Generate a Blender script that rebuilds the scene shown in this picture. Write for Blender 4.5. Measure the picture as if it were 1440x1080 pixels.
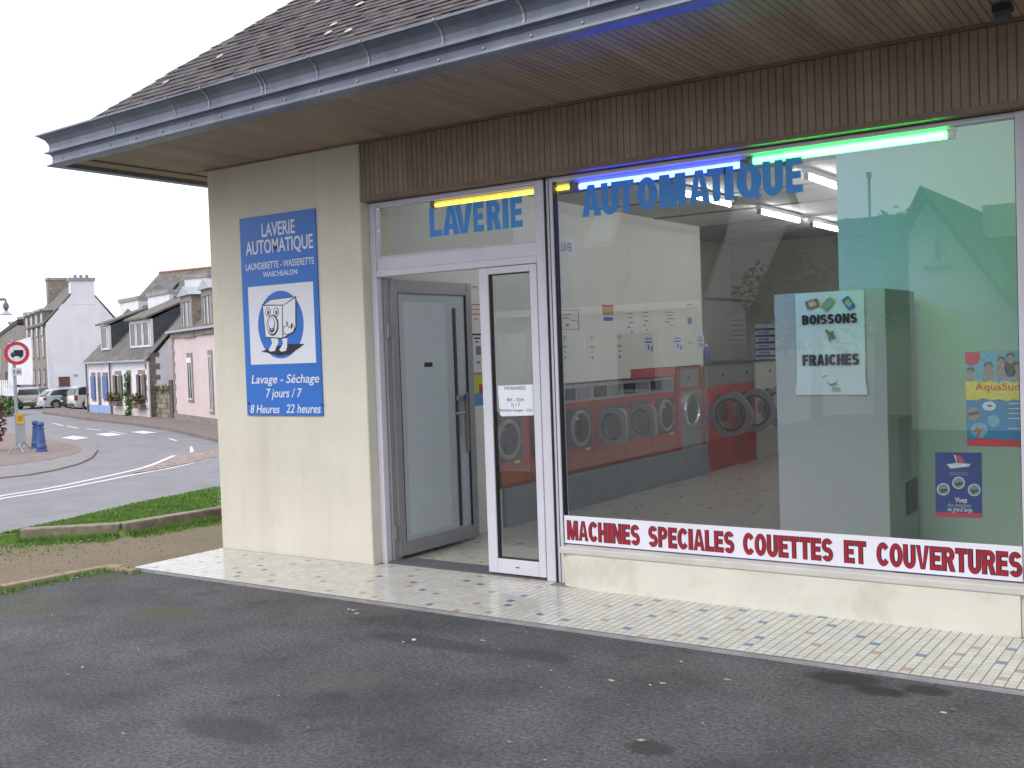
import bpy, math, random
from mathutils import Vector, Matrix
random.seed(7)
for o in list(bpy.data.objects): bpy.data.objects.remove(o)
scene = bpy.context.scene
C = scene.collection

# ------------------------------------------------------------------ camera
CAM = Vector((7.00378, -5.86675, 1.53458)); FPX = 1508.136
YAW, PITCH, ROLL = -0.603865, -0.029919, -0.034362
def _axes():
    f = Vector((math.sin(YAW)*math.cos(PITCH), math.cos(YAW)*math.cos(PITCH), math.sin(PITCH)))
    r0 = f.cross(Vector((0, 0, 1))).normalized(); u0 = r0.cross(f)
    r = math.cos(ROLL)*r0 + math.sin(ROLL)*u0
    u = -math.sin(ROLL)*r0 + math.cos(ROLL)*u0
    return r, u, f
RX, UX, FX = _axes()
cam = bpy.data.cameras.new('camera'); co = bpy.data.objects.new('camera', cam); C.objects.link(co)
co.matrix_world = Matrix(((RX.x, UX.x, -FX.x, CAM.x), (RX.y, UX.y, -FX.y, CAM.y), (RX.z, UX.z, -FX.z, CAM.z), (0, 0, 0, 1)))
cam.sensor_width = 36; cam.lens = FPX/1440*36; cam.clip_start = .05; cam.clip_end = 2000
scene.camera = co

# ------------------------------------------------------------------ light
world = bpy.data.worlds.new('World'); scene.world = world; world.use_nodes = True
nt = world.node_tree; nt.nodes.clear()
SUN_EL, SUN_ROT = math.radians(48), math.radians(200)
sky = nt.nodes.new('ShaderNodeTexSky'); sky.sky_type = 'NISHITA'; sky.sun_disc = False
sky.sun_elevation = SUN_EL; sky.sun_rotation = SUN_ROT; sky.air_density = 1.0; sky.dust_density = 4.0; sky.ozone_density = 1.0
hs = nt.nodes.new('ShaderNodeHueSaturation'); hs.inputs['Saturation'].default_value = .12
mixn = nt.nodes.new('ShaderNodeMix'); mixn.data_type = 'RGBA'; mixn.inputs[0].default_value = .62
mixn.inputs[7].default_value = (9.6, 9.8, 10.6, 1)      # even cloud layer over the sky
bg = nt.nodes.new('ShaderNodeBackground'); bg.inputs['Strength'].default_value = .135
wo = nt.nodes.new('ShaderNodeOutputWorld')
nt.links.new(sky.outputs[0], hs.inputs['Color']); nt.links.new(hs.outputs[0], mixn.inputs[6])
nt.links.new(mixn.outputs[2], bg.inputs[0]); nt.links.new(bg.outputs[0], wo.inputs[0])
sl = bpy.data.lights.new('sun', 'SUN'); sl.energy = .5; sl.angle = math.radians(25); sl.color = (1, .98, .95)
so = bpy.data.objects.new('sun', sl); C.objects.link(so)
so.rotation_euler = (math.radians(90)-SUN_EL, 0, math.radians(180)-SUN_ROT+math.radians(0))
scene.view_settings.view_transform = 'Standard'; scene.view_settings.look = 'None'
scene.view_settings.exposure = 0.55; scene.view_settings.gamma = 1
scene.render.engine = 'CYCLES'
scene.cycles.max_bounces = 8; scene.cycles.transparent_max_bounces = 16

# ------------------------------------------------------------------ helpers
def ray(px, py): return FX + (px-720)/FPX*RX - (py-540)/FPX*UX
def on_z(px, py, z):
    d = ray(px, py); t = (z-CAM.z)/d.z; return CAM + d*t
def on_y(px, py, y):
    d = ray(px, py); t = (y-CAM.y)/d.y; return CAM + d*t
def on_x(px, py, x):
    d = ray(px, py); t = (x-CAM.x)/d.x; return CAM + d*t

def node_mat(name):
    m = bpy.data.materials.new(name); m.use_nodes = True
    t = m.node_tree; b = t.nodes['Principled BSDF']
    return m, t, b
def M(name, col, rough=.6, var=.12, scale=3, bump=.0, bscale=60, metal=0, spec=.5, dirt=None, dirtscale=1.5, dirtamt=.5, streak=False, stretch=None):
    """coloured surface: noise-broken base colour, optional second dirt colour, fine relief"""
    m, t, b = node_mat(name); N = t.nodes; L = t.links
    g = N.new('ShaderNodeNewGeometry'); mp = N.new('ShaderNodeMapping'); L.new(g.outputs['Position'], mp.inputs[0])
    if stretch: mp.inputs['Scale'].default_value = stretch
    n = N.new('ShaderNodeTexNoise'); n.inputs['Scale'].default_value = scale; n.inputs['Detail'].default_value = 5
    L.new(mp.outputs[0], n.inputs['Vector'])
    r = N.new('ShaderNodeValToRGB'); r.color_ramp.elements[0].position = .3; r.color_ramp.elements[1].position = .7
    r.color_ramp.elements[0].color = tuple(c*(1-var) for c in col)+(1,); r.color_ramp.elements[1].color = tuple(min(1, c*(1+var)) for c in col)+(1,)
    L.new(n.outputs[0], r.inputs[0]); out = r.outputs[0]
    if dirt:
        mp2 = N.new('ShaderNodeMapping'); L.new(g.outputs['Position'], mp2.inputs[0])
        if streak: mp2.inputs['Scale'].default_value = (1, 1, .12)
        n2 = N.new('ShaderNodeTexNoise'); n2.inputs['Scale'].default_value = dirtscale; n2.inputs['Detail'].default_value = 7; n2.inputs['Roughness'].default_value = .65
        L.new(mp2.outputs[0], n2.inputs['Vector'])
        r2 = N.new('ShaderNodeValToRGB'); r2.color_ramp.elements[0].position = .5; r2.color_ramp.elements[1].position = .75
        r2.color_ramp.elements[0].color = (0, 0, 0, 1); r2.color_ramp.elements[1].color = (dirtamt,)*3+(1,)
        L.new(n2.outputs[0], r2.inputs[0])
        mx = N.new('ShaderNodeMix'); mx.data_type = 'RGBA'; L.new(r2.outputs[0], mx.inputs[0]); L.new(out, mx.inputs[6]); mx.inputs[7].default_value = tuple(dirt)+(1,)
        out = mx.outputs[2]
    L.new(out, b.inputs['Base Color'])
    b.inputs['Roughness'].default_value = rough; b.inputs['Metallic'].default_value = metal; b.inputs['Specular IOR Level'].default_value = spec
    if bump:
        n3 = N.new('ShaderNodeTexNoise'); n3.inputs['Scale'].default_value = bscale; n3.inputs['Detail'].default_value = 4
        L.new(mp.outputs[0], n3.inputs['Vector'])
        bp = N.new('ShaderNodeBump'); bp.inputs['Strength'].default_value = bump; bp.inputs['Distance'].default_value = .01
        L.new(n3.outputs[0], bp.inputs['Height']); L.new(bp.outputs[0], b.inputs['Normal'])
    return m
def EM(name, col, s):
    m, t, b = node_mat(name); b.inputs['Base Color'].default_value = (.8, .8, .8, 1)
    b.inputs['Emission Color'].default_value = tuple(col)+(1,); b.inputs['Emission Strength'].default_value = s
    return m
def GLASS(name, tint=(.9, .95, .93), ior=1.5):
    m, t, b = node_mat(name); N = t.nodes; L = t.links; N.remove(b)
    tr = N.new('ShaderNodeBsdfTransparent'); tr.inputs[0].default_value = tuple(tint)+(1,)
    gl = N.new('ShaderNodeBsdfGlossy'); gl.inputs['Roughness'].default_value = .0; gl.inputs[0].default_value = (1, 1, 1, 1)
    fr = N.new('ShaderNodeFresnel'); fr.inputs['IOR'].default_value = ior
    # the same reflectance whichever face of the pane is met
    ge = N.new('ShaderNodeNewGeometry'); mr = N.new('ShaderNodeMapRange'); L.new(ge.outputs['Backfacing'], mr.inputs[0]); mr.inputs[3].default_value = ior; mr.inputs[4].default_value = 1/ior
    L.new(mr.outputs[0], fr.inputs['IOR'])
    mx = N.new('ShaderNodeMixShader'); L.new(fr.outputs[0], mx.inputs[0]); L.new(tr.outputs[0], mx.inputs[1]); L.new(gl.outputs[0], mx.inputs[2])
    L.new(mx.outputs[0], N['Material Output'].inputs[0])
    return m

class MB:
    def __init__(s): s.v = []; s.f = []; s.m = []
    def add(s, vs, fs, mi=0):
        o = len(s.v); s.v += [tuple(p) for p in vs]; s.f += [tuple(i+o for i in f) for f in fs]; s.m += [mi]*len(fs); return s
    def box(s, x0, x1, y0, y1, z0, z1, mi=0):
        return s.add([(x0,y0,z0),(x1,y0,z0),(x1,y1,z0),(x0,y1,z0),(x0,y0,z1),(x1,y0,z1),(x1,y1,z1),(x0,y1,z1)],
                     [(0,3,2,1),(4,5,6,7),(0,1,5,4),(1,2,6,5),(2,3,7,6),(3,0,4,7)], mi)
    def quad(s, a, b, c, d, mi=0): return s.add([a, b, c, d], [(0,1,2,3)], mi)
    def poly(s, pts, mi=0): return s.add(pts, [tuple(range(len(pts)))], mi)
    def solid(s, pts, off, mi=0):
        """closed prism: polygon pts (3-D) pushed by vector off"""
        n = len(pts); q = [tuple(Vector(p)+Vector(off)) for p in pts]
        return s.add(list(pts)+q, [tuple(range(n))[::-1], tuple(range(n, 2*n))]+[(i, (i+1) % n, (i+1) % n+n, i+n) for i in range(n)], mi)
    def tube(s, a, b, r, n=12, r2=None, mi=0, cap=True):
        a = Vector(a); b = Vector(b); d = (b-a).normalized(); r2 = r if r2 is None else r2
        x = d.orthogonal().normalized(); y = d.cross(x)
        va = [a+(x*math.cos(t)+y*math.sin(t))*r for t in [2*math.pi*i/n for i in range(n)]]
        vb = [b+(x*math.cos(t)+y*math.sin(t))*r2 for t in [2*math.pi*i/n for i in range(n)]]
        fs = [(i, (i+1) % n, (i+1) % n+n, i+n) for i in range(n)]
        if cap: fs += [tuple(range(n))[::-1], tuple(range(n, 2*n))]
        return s.add(va+vb, fs, mi)
    def path(s, pts, r, n=8, mi=0):
        for a, b in zip(pts, pts[1:]): s.tube(a, b, r, n, mi=mi)
        return s
    def lathe(s, c, prof, n=16, axis='z', mi=0):
        """prof: list of (radius, height along axis)"""
        vs = []
        for r, h in prof:
            for i in range(n):
                t = 2*math.pi*i/n; a, b = r*math.cos(t), r*math.sin(t)
                vs.append((c[0]+a, c[1]+b, c[2]+h) if axis == 'z' else (c[0]+h, c[1]+a, c[2]+b) if axis == 'x' else (c[0]+a, c[1]+h, c[2]+b))
        fs = []
        for k in range(len(prof)-1):
            for i in range(n): fs.append((k*n+i, k*n+(i+1) % n, (k+1)*n+(i+1) % n, (k+1)*n+i))
        return s.add(vs, fs, mi)
    def ring(s, c, R, r, axis='y', n=24, k=8, mi=0, sx=1, sy=1):
        vs = []
        for i in range(n):
            t = 2*math.pi*i/n
            for j in range(k):
                p = 2*math.pi*j/k; rr = R + r*math.cos(p); h = r*math.sin(p); a, b = rr*math.cos(t)*sx, rr*math.sin(t)*sy
                vs.append((c[0]+a, c[1]+h, c[2]+b) if axis == 'y' else (c[0]+h, c[1]+a, c[2]+b) if axis == 'x' else (c[0]+a, c[1]+b, c[2]+h))
        fs = [(i*k+j, i*k+(j+1) % k, ((i+1) % n)*k+(j+1) % k, ((i+1) % n)*k+j) for i in range(n) for j in range(k)]
        return s.add(vs, fs, mi)
    def build(s, name, mats, parent=None, bevel=0, smooth=False, local=False):
        me = bpy.data.meshes.new(name)
        vs = s.v
        if parent is not None and not local:
            w = worig(parent); vs = [(a-w.x, b-w.y, c_-w.z) for a, b, c_ in vs]
        me.from_pydata(vs, [], s.f)
        for m in (mats if isinstance(mats, (list, tuple)) else [mats]): me.materials.append(m)
        me.polygons.foreach_set('material_index', s.m)
        if smooth: me.shade_smooth()
        me.update()
        o = bpy.data.objects.new(name, me); C.objects.link(o)
        if parent is not None: o.parent = parent
        if bevel:
            bm = o.modifiers.new('bevel', 'BEVEL'); bm.width = bevel; bm.segments = 2; bm.limit_method = 'ANGLE'
        if smooth:
            try:
                me.set_sharp_from_angle(angle=math.radians(35))
            except Exception: pass
        return o
def worig(o):
    w = Vector((0, 0, 0))
    while o: w = w + o.location; o = o.parent
    return w
def tag(o, label=None, cat=None, group=None, kind=None):
    if label: o['label'] = label
    if cat: o['category'] = cat
    if group: o['group'] = group
    if kind: o['kind'] = kind
    return o
def thing(name, label, cat, loc=(0, 0, 0), rz=0, group=None):
    o = bpy.data.objects.new(name, None); C.objects.link(o); o.empty_display_size = .1
    o.location = loc; o.rotation_euler = (0, 0, rz)
    return tag(o, label, cat, group)
def copy_tree(o, parent=None):
    c = o.copy(); C.objects.link(c)
    if parent: c.parent = parent
    for ch in list(o.children): copy_tree(ch, c)
    return c
def bx(x0, x1, y0, y1, z0, z1): return MB().box(x0, x1, y0, y1, z0, z1)

def text_mesh(body, bold=0, shear=0, depth=.0):
    cu = bpy.data.curves.new('t', 'FONT'); cu.body = body; cu.offset = bold; cu.shear = shear; cu.extrude = depth; cu.resolution_u = 3
    ob = bpy.data.objects.new('t', cu); C.objects.link(ob)
    dg = bpy.context.evaluated_depsgraph_get()
    me = bpy.data.meshes.new_from_object(ob.evaluated_get(dg))
    bpy.data.objects.remove(ob); bpy.data.curves.remove(cu)
    return me
_cap = {}
def text_fit(body, org, ex, ey, w, h, mat, name, parent=None, bold=0, shear=0, space=None, depth=.0006):
    """lay body in the plane (org, ex, ey) with given total width w and cap height h; baseline at org"""
    me = text_mesh(body, bold, shear, .5)
    xs = [v.co.x for v in me.vertices]; x0, x1 = min(xs), max(xs)
    if bold not in _cap:
        mh = text_mesh('H', bold); ys = [v.co.y for v in mh.vertices]; _cap[bold] = (min(ys), max(ys)); bpy.data.meshes.remove(mh)
    y0, y1 = _cap[bold]
    ex = Vector(ex); ey = Vector(ey); nz = ex.cross(ey); org = Vector(org)
    wo_ = worig(parent) if parent is not None else Vector((0, 0, 0))
    for v in me.vertices:
        a = (v.co.x-x0)/(x1-x0)*w; b = (v.co.y-y0)/(y1-y0)*h; c_ = v.co.z
        v.co = org + ex*a + ey*b + nz*(c_*depth*2) - wo_
    me.materials.clear(); me.materials.append(mat); me.name = name
    o = bpy.data.objects.new(name, me); C.objects.link(o)
    if parent is not None: o.parent = parent
    return o
def text_px(body, y, lb, rt, mat, name, parent, **k):
    """facade text: left-baseline pixel and right-captop pixel give its box on the plane Y=y"""
    a = on_y(*lb, y); b = on_y(*rt, y)
    return text_fit(body, (a.x, y, a.z), (1, 0, 0), (0, 0, 1), b.x-a.x, b.z-a.z, mat, name, parent, **k)

# ------------------------------------------------------------------ materials
CREAM = M('cream render', (.665, .63, .535), .85, .05, 2.2, .25, 90, dirt=(.46, .43, .35), dirtscale=3.0, dirtamt=.4, streak=True)
CREAM2 = M('cream plinth render', (.64, .62, .54), .85, .05, 3, .25, 90, dirt=(.42, .38, .30), dirtscale=3.5, dirtamt=.6)
SILL = M('painted sill', (.55, .53, .49), .7, .08, 6, .1, 80)
ALU = M('white lacquered aluminium', (.62, .61, .68), .38, .03, 4, spec=.5, dirt=(.5, .49, .52), dirtscale=5, dirtamt=.3)
ALUS = M('grey aluminium of door leaf', (.30, .29, .30), .4, .05, 5, metal=.2)
GASKET = M('black rubber gasket', (.02, .02, .025), .5)
WOOD = [M('brown stained softwood %d' % i, c, .62, .14, 7, .12, 40, stretch=(1, 1, .12), dirt=(.10, .075, .06), dirtscale=6, dirtamt=.3) for i, c in enumerate(((.29, .22, .16), (.275, .205, .15), (.30, .228, .17), (.278, .215, .162)))]
WOODS = [M('brown stained soffit board %d' % i, c, .62, .18, 7, .1, 40, stretch=(1, .12, 1)) for i, c in enumerate(((.31, .23, .165), (.29, .215, .155), (.325, .243, .178)))]
WOODT = M('brown trim', (.20, .14, .105), .6, .15, 8)
ZINC = M('weathered zinc', (.19, .21, .26), .42, .14, 5, .05, 60, metal=.55, dirt=(.12, .13, .17), dirtscale=4, dirtamt=.6, streak=True)
ZINCL = M('zinc seam', (.33, .35, .40), .4, .12, 5, metal=.5)
SLATE = [M('roof slate %d' % i, c, .8, .28, 9, .5, 45, dirt=(.20, .18, .165), dirtscale=9, dirtamt=.5) for i, c in enumerate(((.068, .057, .061), (.060, .051, .056), (.076, .064, .066), (.065, .058, .063), (.084, .073, .073)))]
SLATEW = M('lichen-whitened slate', (.42, .41, .38), .85, .3, 20)
TILEW = [M('glazed tile %d' % i, c, .16, .05, 6, spec=.5, dirt=(.40, .37, .31), dirtscale=2.5, dirtamt=.35) for i, c in enumerate(((.56, .55, .50), (.53, .52, .47), (.59, .58, .54)))]
TILEB = M('blue glazed tile', (.12, .19, .36), .16, .15, 9)
TILEO = [M('ochre glazed tile', (.42, .31, .17), .18, .15, 9), M('brown-pink glazed tile', (.43, .31, .22), .18, .15, 9)]
GROUT = M('dark grout', (.20, .185, .16), .9, .2, 8)
ITILEW = [M('indoor tile %d' % i, c, .2, .06, 6, dirt=(.40, .38, .32), dirtscale=1.5, dirtamt=.4) for i, c in enumerate(((.50, .48, .42), (.47, .45, .39)))]
BLUE = M('blue enamel', (.03, .16, .56), .32, .05, 3, spec=.5)
WHITEP = M('white print', (.72, .73, .80), .4, .02, 5)
BLACKP = M('black print', (.012, .012, .03), .5, .05, 5)
REDP = M('red vinyl lettering', (.32, .014, .03), .4, .06, 5)
LBLUE = M('blue vinyl letters', (.035, .25, .66), .4, .05, 5)
PAPER = M('white paper', (.74, .78, .84), .7, .04, 8, .1, 15)
BANNER = M('white banner panel', (.75, .74, .82), .45, .03, 3)
PANE = GLASS('clear window glass', (.93, .945, .94), 1.66)
WALLI = M('indoor white wall', (.62, .62, .57), .7, .04, 3, dirt=(.5, .5, .44), dirtscale=1.5, dirtamt=.3)
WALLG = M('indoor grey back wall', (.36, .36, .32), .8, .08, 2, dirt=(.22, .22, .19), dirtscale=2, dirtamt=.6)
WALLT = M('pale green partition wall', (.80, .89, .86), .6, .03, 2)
CEIL = M('indoor ceiling', (.52, .52, .50), .8, .05, 2, dirt=(.25, .25, .23), dirtscale=1.6, dirtamt=.55)
DARK = M('dark plastic', (.03, .03, .035), .4)
RED = M('red machine enamel', (.32, .024, .02), .35, .06, 2)
ORANGE = M('orange machine enamel', (.30, .06, .025), .4, .08, 2)
STEEL = M('brushed steel', (.42, .42, .42), .35, .08, 6, metal=.8)
GREYM = M('grey machine enamel', (.19, .19, .20), .4, .04, 3)
MGREY = M('light grey cabinet', (.46, .45, .45), .45, .03, 2)
CHROME = M('chrome ring', (.7, .7, .7), .15, .02, metal=1)
CONC = M('painted grey plinth', (.22, .24, .27), .6, .08, 3)
ASPH = None

# ------------------------------------------------------------------ asphalt materials
def asphalt(name, base, light, near=True):
    m, t, b = node_mat(name); N = t.nodes; L = t.links
    g = N.new('ShaderNodeNewGeometry')
    def noise(sc, det=6, ro=.6):
        n = N.new('ShaderNodeTexNoise'); n.inputs['Scale'].default_value = sc; n.inputs['Detail'].default_value = det; n.inputs['Roughness'].default_value = ro
        L.new(g.outputs['Position'], n.inputs['Vector']); return n.outputs[0]
    def ramp(src, p0, p1, c0, c1):
        r = N.new('ShaderNodeValToRGB'); r.color_ramp.elements[0].position = p0; r.color_ramp.elements[1].position = p1
        r.color_ramp.elements[0].color = tuple(c0)+(1,); r.color_ramp.elements[1].color = tuple(c1)+(1,); L.new(src, r.inputs[0]); return r.outputs[0]
    def mix(f, a, bcol, mode='MIX'):
        x = N.new('ShaderNodeMix'); x.data_type = 'RGBA'; x.blend_type = mode
        if isinstance(f, float): x.inputs[0].default_value = f
        else: L.new(f, x.inputs[0])
        L.new(a, x.inputs[6])
        if isinstance(bcol, tuple): x.inputs[7].default_value = bcol+(1,)
        else: L.new(bcol, x.inputs[7])
        return x.outputs[2]
    c = ramp(noise(1.1, 8, .62), .34, .66, base, light)
    if near:
        grit = ramp(noise(48, 4, .8), .36, .66, (.42, .42, .42), (1.6, 1.6, 1.62)); c = mix(1.0, c, grit, 'MULTIPLY')
        vor = N.new('ShaderNodeTexVoronoi'); vor.inputs['Scale'].default_value = 42; L.new(g.outputs['Position'], vor.inputs['Vector'])
        sp = ramp(vor.outputs['Distance'], .06, .14, (1, 1, 1), (0, 0, 0))
        pick = ramp(noise(14, 2, .5), .56, .62, (0, 0, 0), (1, 1, 1)); spk = mix(1.0, sp, pick, 'MULTIPLY')
        c = mix(spk, c, (.19, .185, .17))
        dk = ramp(noise(3.2, 8, .72), .54, .68, (0, 0, 0), (.62, .62, .62)); c = mix(dk, c, (.028, .028, .030))
        # moss and oil marks at their own places
        def blob(cx, cy, rx, ry, col, amt, wob=.5):
            nonlocal c
            mp = N.new('ShaderNodeMapping'); mp.vector_type = 'POINT'; mp.inputs['Location'].default_value = (-cx/rx, -cy/ry, 0); mp.inputs['Scale'].default_value = (1/rx, 1/ry, 0)
            L.new(g.outputs['Position'], mp.inputs[0])
            ln = N.new('ShaderNodeVectorMath'); ln.operation = 'LENGTH'; L.new(mp.outputs[0], ln.inputs[0])
            ad = N.new('ShaderNodeMath'); ad.operation = 'MULTIPLY_ADD'; L.new(noise(9, 5, .7), ad.inputs[0]); ad.inputs[1].default_value = wob*2; dv = N.new('ShaderNodeMath'); dv.operation = 'MULTIPLY'; L.new(ad.outputs[0], dv.inputs[0]); dv.inputs[1].default_value = .4; L.new(ln.outputs['Value'], ad.inputs[2])
            f = ramp(dv.outputs[0], (.75+wob)*.4, (1.15+wob)*.4, (amt,)*3, (0, 0, 0)); c = mix(f, c, col)
        for px, py, rx, ry, col, a in ((230, 865, .25, .16, (.075, .078, .03), .6), (30, 850, .5, .25, (.065, .072, .03), .45), (140, 812, .35, .12, (.055, .075, .025), .5),
                                     (1185, 957, .17, .10, (.018, .018, .018), .85), (1235, 975, .12, .07, (.016, .016, .016), .85), (1302, 974, .11, .07, (.02, .019, .017), .8),
                                     (915, 1056, .10, .08, (.02, .02, .02), .7), (760, 925, .2, .1, (.03, .03, .03), .5), (330, 1030, .3, .12, (.028, .028, .03), .5), (480, 960, .2, .2, (.10, .095, .09), .3), (600, 905, .4, .1, (.03, .03, .033), .5)):
            p = on_z(px, py, -.03); blob(p.x, p.y, rx, ry, col, a)
    L.new(c, b.inputs['Base Color']); b.inputs['Roughness'].default_value = .82; b.inputs['Specular IOR Level'].default_value = .45
    bp = N.new('ShaderNodeBump'); bp.inputs['Strength'].default_value = .8 if near else .25; bp.inputs['Distance'].default_value = .006
    L.new(noise(130 if near else 30, 4, .7), bp.inputs['Height']); L.new(bp.outputs[0], b.inputs['Normal'])
    return m
LOT = asphalt('parking asphalt', (.050, .050, .052), (.105, .104, .107))
ROAD = asphalt('road asphalt', (.19, .185, .20), (.235, .23, .25), near=False)
def gravel_mat():
    return M('sandy gravel', (.21, .165, .115), .95, .35, 60, .9, 120, dirt=(.12, .13, .04), dirtscale=1.2, dirtamt=.8)
GRAVEL = gravel_mat()
GRASS = M('grass soil', (.11, .21, .03), .9, .4, 14, .8, 60, dirt=(.10, .14, .03), dirtscale=3, dirtamt=.8)
BLADE = [M('grass blade %d' % i, c, .7, .3, 8) for i, c in enumerate(((.09, .22, .03), (.13, .28, .04), (.19, .27, .07)))]
KERB = M('granite kerb', (.27, .22, .17), .85, .25, 14, .5, 60, dirt=(.08, .075, .06), dirtscale=3, dirtamt=.8)

# ------------------------------------------------------------------ ground
def struct(o): o['kind'] = 'structure'; return o
ZR = -1.30                                   # level of the street below the forecourt
struct(MB().poly([(-900, -900, ZR-.02), (900, -900, ZR-.02), (900, 900, ZR-.02), (-900, 900, ZR-.02)]).build('ground', M('far ground', (.12, .13, .09), .9, .3, .05)))
struct(MB().poly([(-140, -60, ZR), (40, -60, ZR), (40, 140, ZR), (-140, 140, ZR)]).build('road', ROAD))
# forecourt slab with rough edge
struct(MB().box(-.25, 40, -60, -.868, ZR-.1, -.02).build('forecourt', LOT))
# terrace of gravel and the bank that drops to the street
def bank():
    m = MB()
    k = [on_z(x, y, .06) for x, y in ((-120, 748), (30, 747), (170, 739), (306, 717), (420, 690))]
    k = [Vector((p.x, p.y)) for p in k]
    d0 = (k[1]-k[0]).normalized(); k[0] = k[1] - Vector((.05, 1)).normalized()*5
    k[-1] = k[-2] + (k[-2]-k[-3]).normalized()*14
    return k
KL = bank()
g = MB(); g.add([(p.x, p.y, -.03) for p in KL]+[(-.001, KL[-1].y, -.03), (-.001, -.862, -.03), (-.26, -.9, -.03), (-.26, -5.5, -.03)], [tuple(range(len(KL)+4))])
struct(g.build('gravel_yard', GRAVEL))
gm = MB()
gE = [on_z(x, y, .05) for x, y in ((-120, 764), (0, 752), (180, 712), (306, 688))]
GL = [Vector((p.x, p.y)) for p in gE]; GL = [KL[0]+Vector((-.6, 0)), GL[1], GL[2], GL[3], KL[-1]+Vector((-4.5, 1.5))]
def bankpt(i, s):   # s=0 kerb, 1 grass lip, >1 metres down the bank
    a, b = KL[i], GL[i]; n = (b-a).normalized()
    if s < 0: p = a-n*.16; return (p.x, p.y, -.05)
    if s <= 1: p = a.lerp(b, s); return (p.x, p.y, .05)
    p = b + n*(s-1); return (p.x, p.y, max(ZR+.01, .05-.34*(s-1)))
rows = [-.2, 0, .5, 1, 2, 3, 4.9, 5.2]
vs = [bankpt(i, s) for s in rows for i in range(5)]
gm.add(vs, [(r*5+i, r*5+i+1, (r+1)*5+i+1, (r+1)*5+i) for r in range(len(rows)-1) for i in range(4)])
struct(gm.build('grass_bank', GRASS))
# grass blades
bl = MB()
def blade(x, y, z, h):
    t = random.uniform(0, 6.28); w = random.uniform(.004, .008); dx, dy = math.cos(t)*w, math.sin(t)*w; l = random.uniform(0, .5)*h; a = random.uniform(0, 6.28)
    bl.add([(x-dx, y-dy, z), (x+dx, y+dy, z), (x+math.cos(a)*l, y+math.sin(a)*l, z+h)], [(0, 1, 2)], random.randrange(3))
for _ in range(26000):
    i = random.choices((1, 2, 3), (2, 3, 2))[0]; t = random.random(); s = random.random()*1.25
    if i == 3: t *= .25
    a = KL[i].lerp(KL[i+1], t); b = GL[i].lerp(GL[i+1], t); p = a.lerp(b, min(s, 1.3)); z = .05 if s < 1 else .02
    blade(p.x, p.y, z, random.uniform(.012, .032))
for _ in range(5200):     # weeds at the foot of the far kerb
    i = random.choice((1, 2)); t = random.random(); a = KL[i].lerp(KL[i+1], t); n = (KL[i+1]-KL[i]).normalized(); n = Vector((n.y, -n.x))
    w = abs(random.gauss(0, .10)); p = a + n*(.10+w); blade(p.x, p.y, -.03, random.uniform(.02, .07)*(1 if w < .1 else .5))
for _ in range(2600):     # sparse grass on the left of the gravel
    p = on_z(-70+abs(random.gauss(0, 95)), 751+abs(random.gauss(0, 16)), -.03); blade(p.x, p.y, -.03, random.uniform(.008, .022))
for _ in range(900):     # thin grass at the foot of the near kerb
    p = on_z(random.uniform(-20, 190), 0, 0); x = random.uniform(-.24, -.05); y = random.uniform(-2.6, -.9); blade(-.2+abs(random.gauss(0, .05)), y, -.02, random.uniform(.01, .04))
for _ in range(260):     # tuft at the corner of the tiles
    p = on_z(185, 801, 0); blade(p.x+random.gauss(0, .045), p.y+random.gauss(-.01, .02), -.02, random.uniform(.02, .05))
tag(bl.build('grass', BLADE), 'short green grass on the bank and weeds along the kerbs', 'grass', kind='stuff')

def kerb_run(name, label, pts, w, z0, z1, mat, seg=1.0):
    k = thing(name, label, 'kerb', (pts[0][0], pts[0][1], z0))
    for a, b in zip(pts, pts[1:]):
        a = Vector((a[0], a[1])); b = Vector((b[0], b[1])); L_ = (b-a).length; n = max(1, round(L_/seg)); d = (b-a)/n; u = d.normalized(); q = Vector((-u.y, u.x))*w/2
        for i in range(n):
            p0 = a+d*i+u*.004; p1 = a+d*(i+1)-u*.004; dz = random.uniform(-.006, .006)
            MB().solid([(p0.x-q.x, p0.y-q.y, z0), (p1.x-q.x, p1.y-q.y, z0), (p1.x+q.x, p1.y+q.y, z0), (p0.x+q.x, p0.y+q.y, z0)], (0, 0, z1-z0+dz)).build('kerbstone', mat, k, bevel=.012)
    return k
kerb_run('stone_kerb', 'weathered stone kerb retaining the grass strip beyond the gravel', [tuple(p) for p in KL[1:4]]+[tuple(KL[3].lerp(KL[4], .25))], .13, -.1, .085, KERB, .95)
k2 = [on_z(x, y, .01) for x, y in ((-60, 836), (0, 823), (90, 806), (150, 795.5), (172, 797), (190, 801))]
kerb_run('garden_kerb', 'low tan kerb edging the gravel beside the dark asphalt', [(p.x, p.y) for p in k2], .07, -.1, .015, M('tan kerb', (.33, .25, .17), .85, .2, 12, .4, 70), .9)

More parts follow.
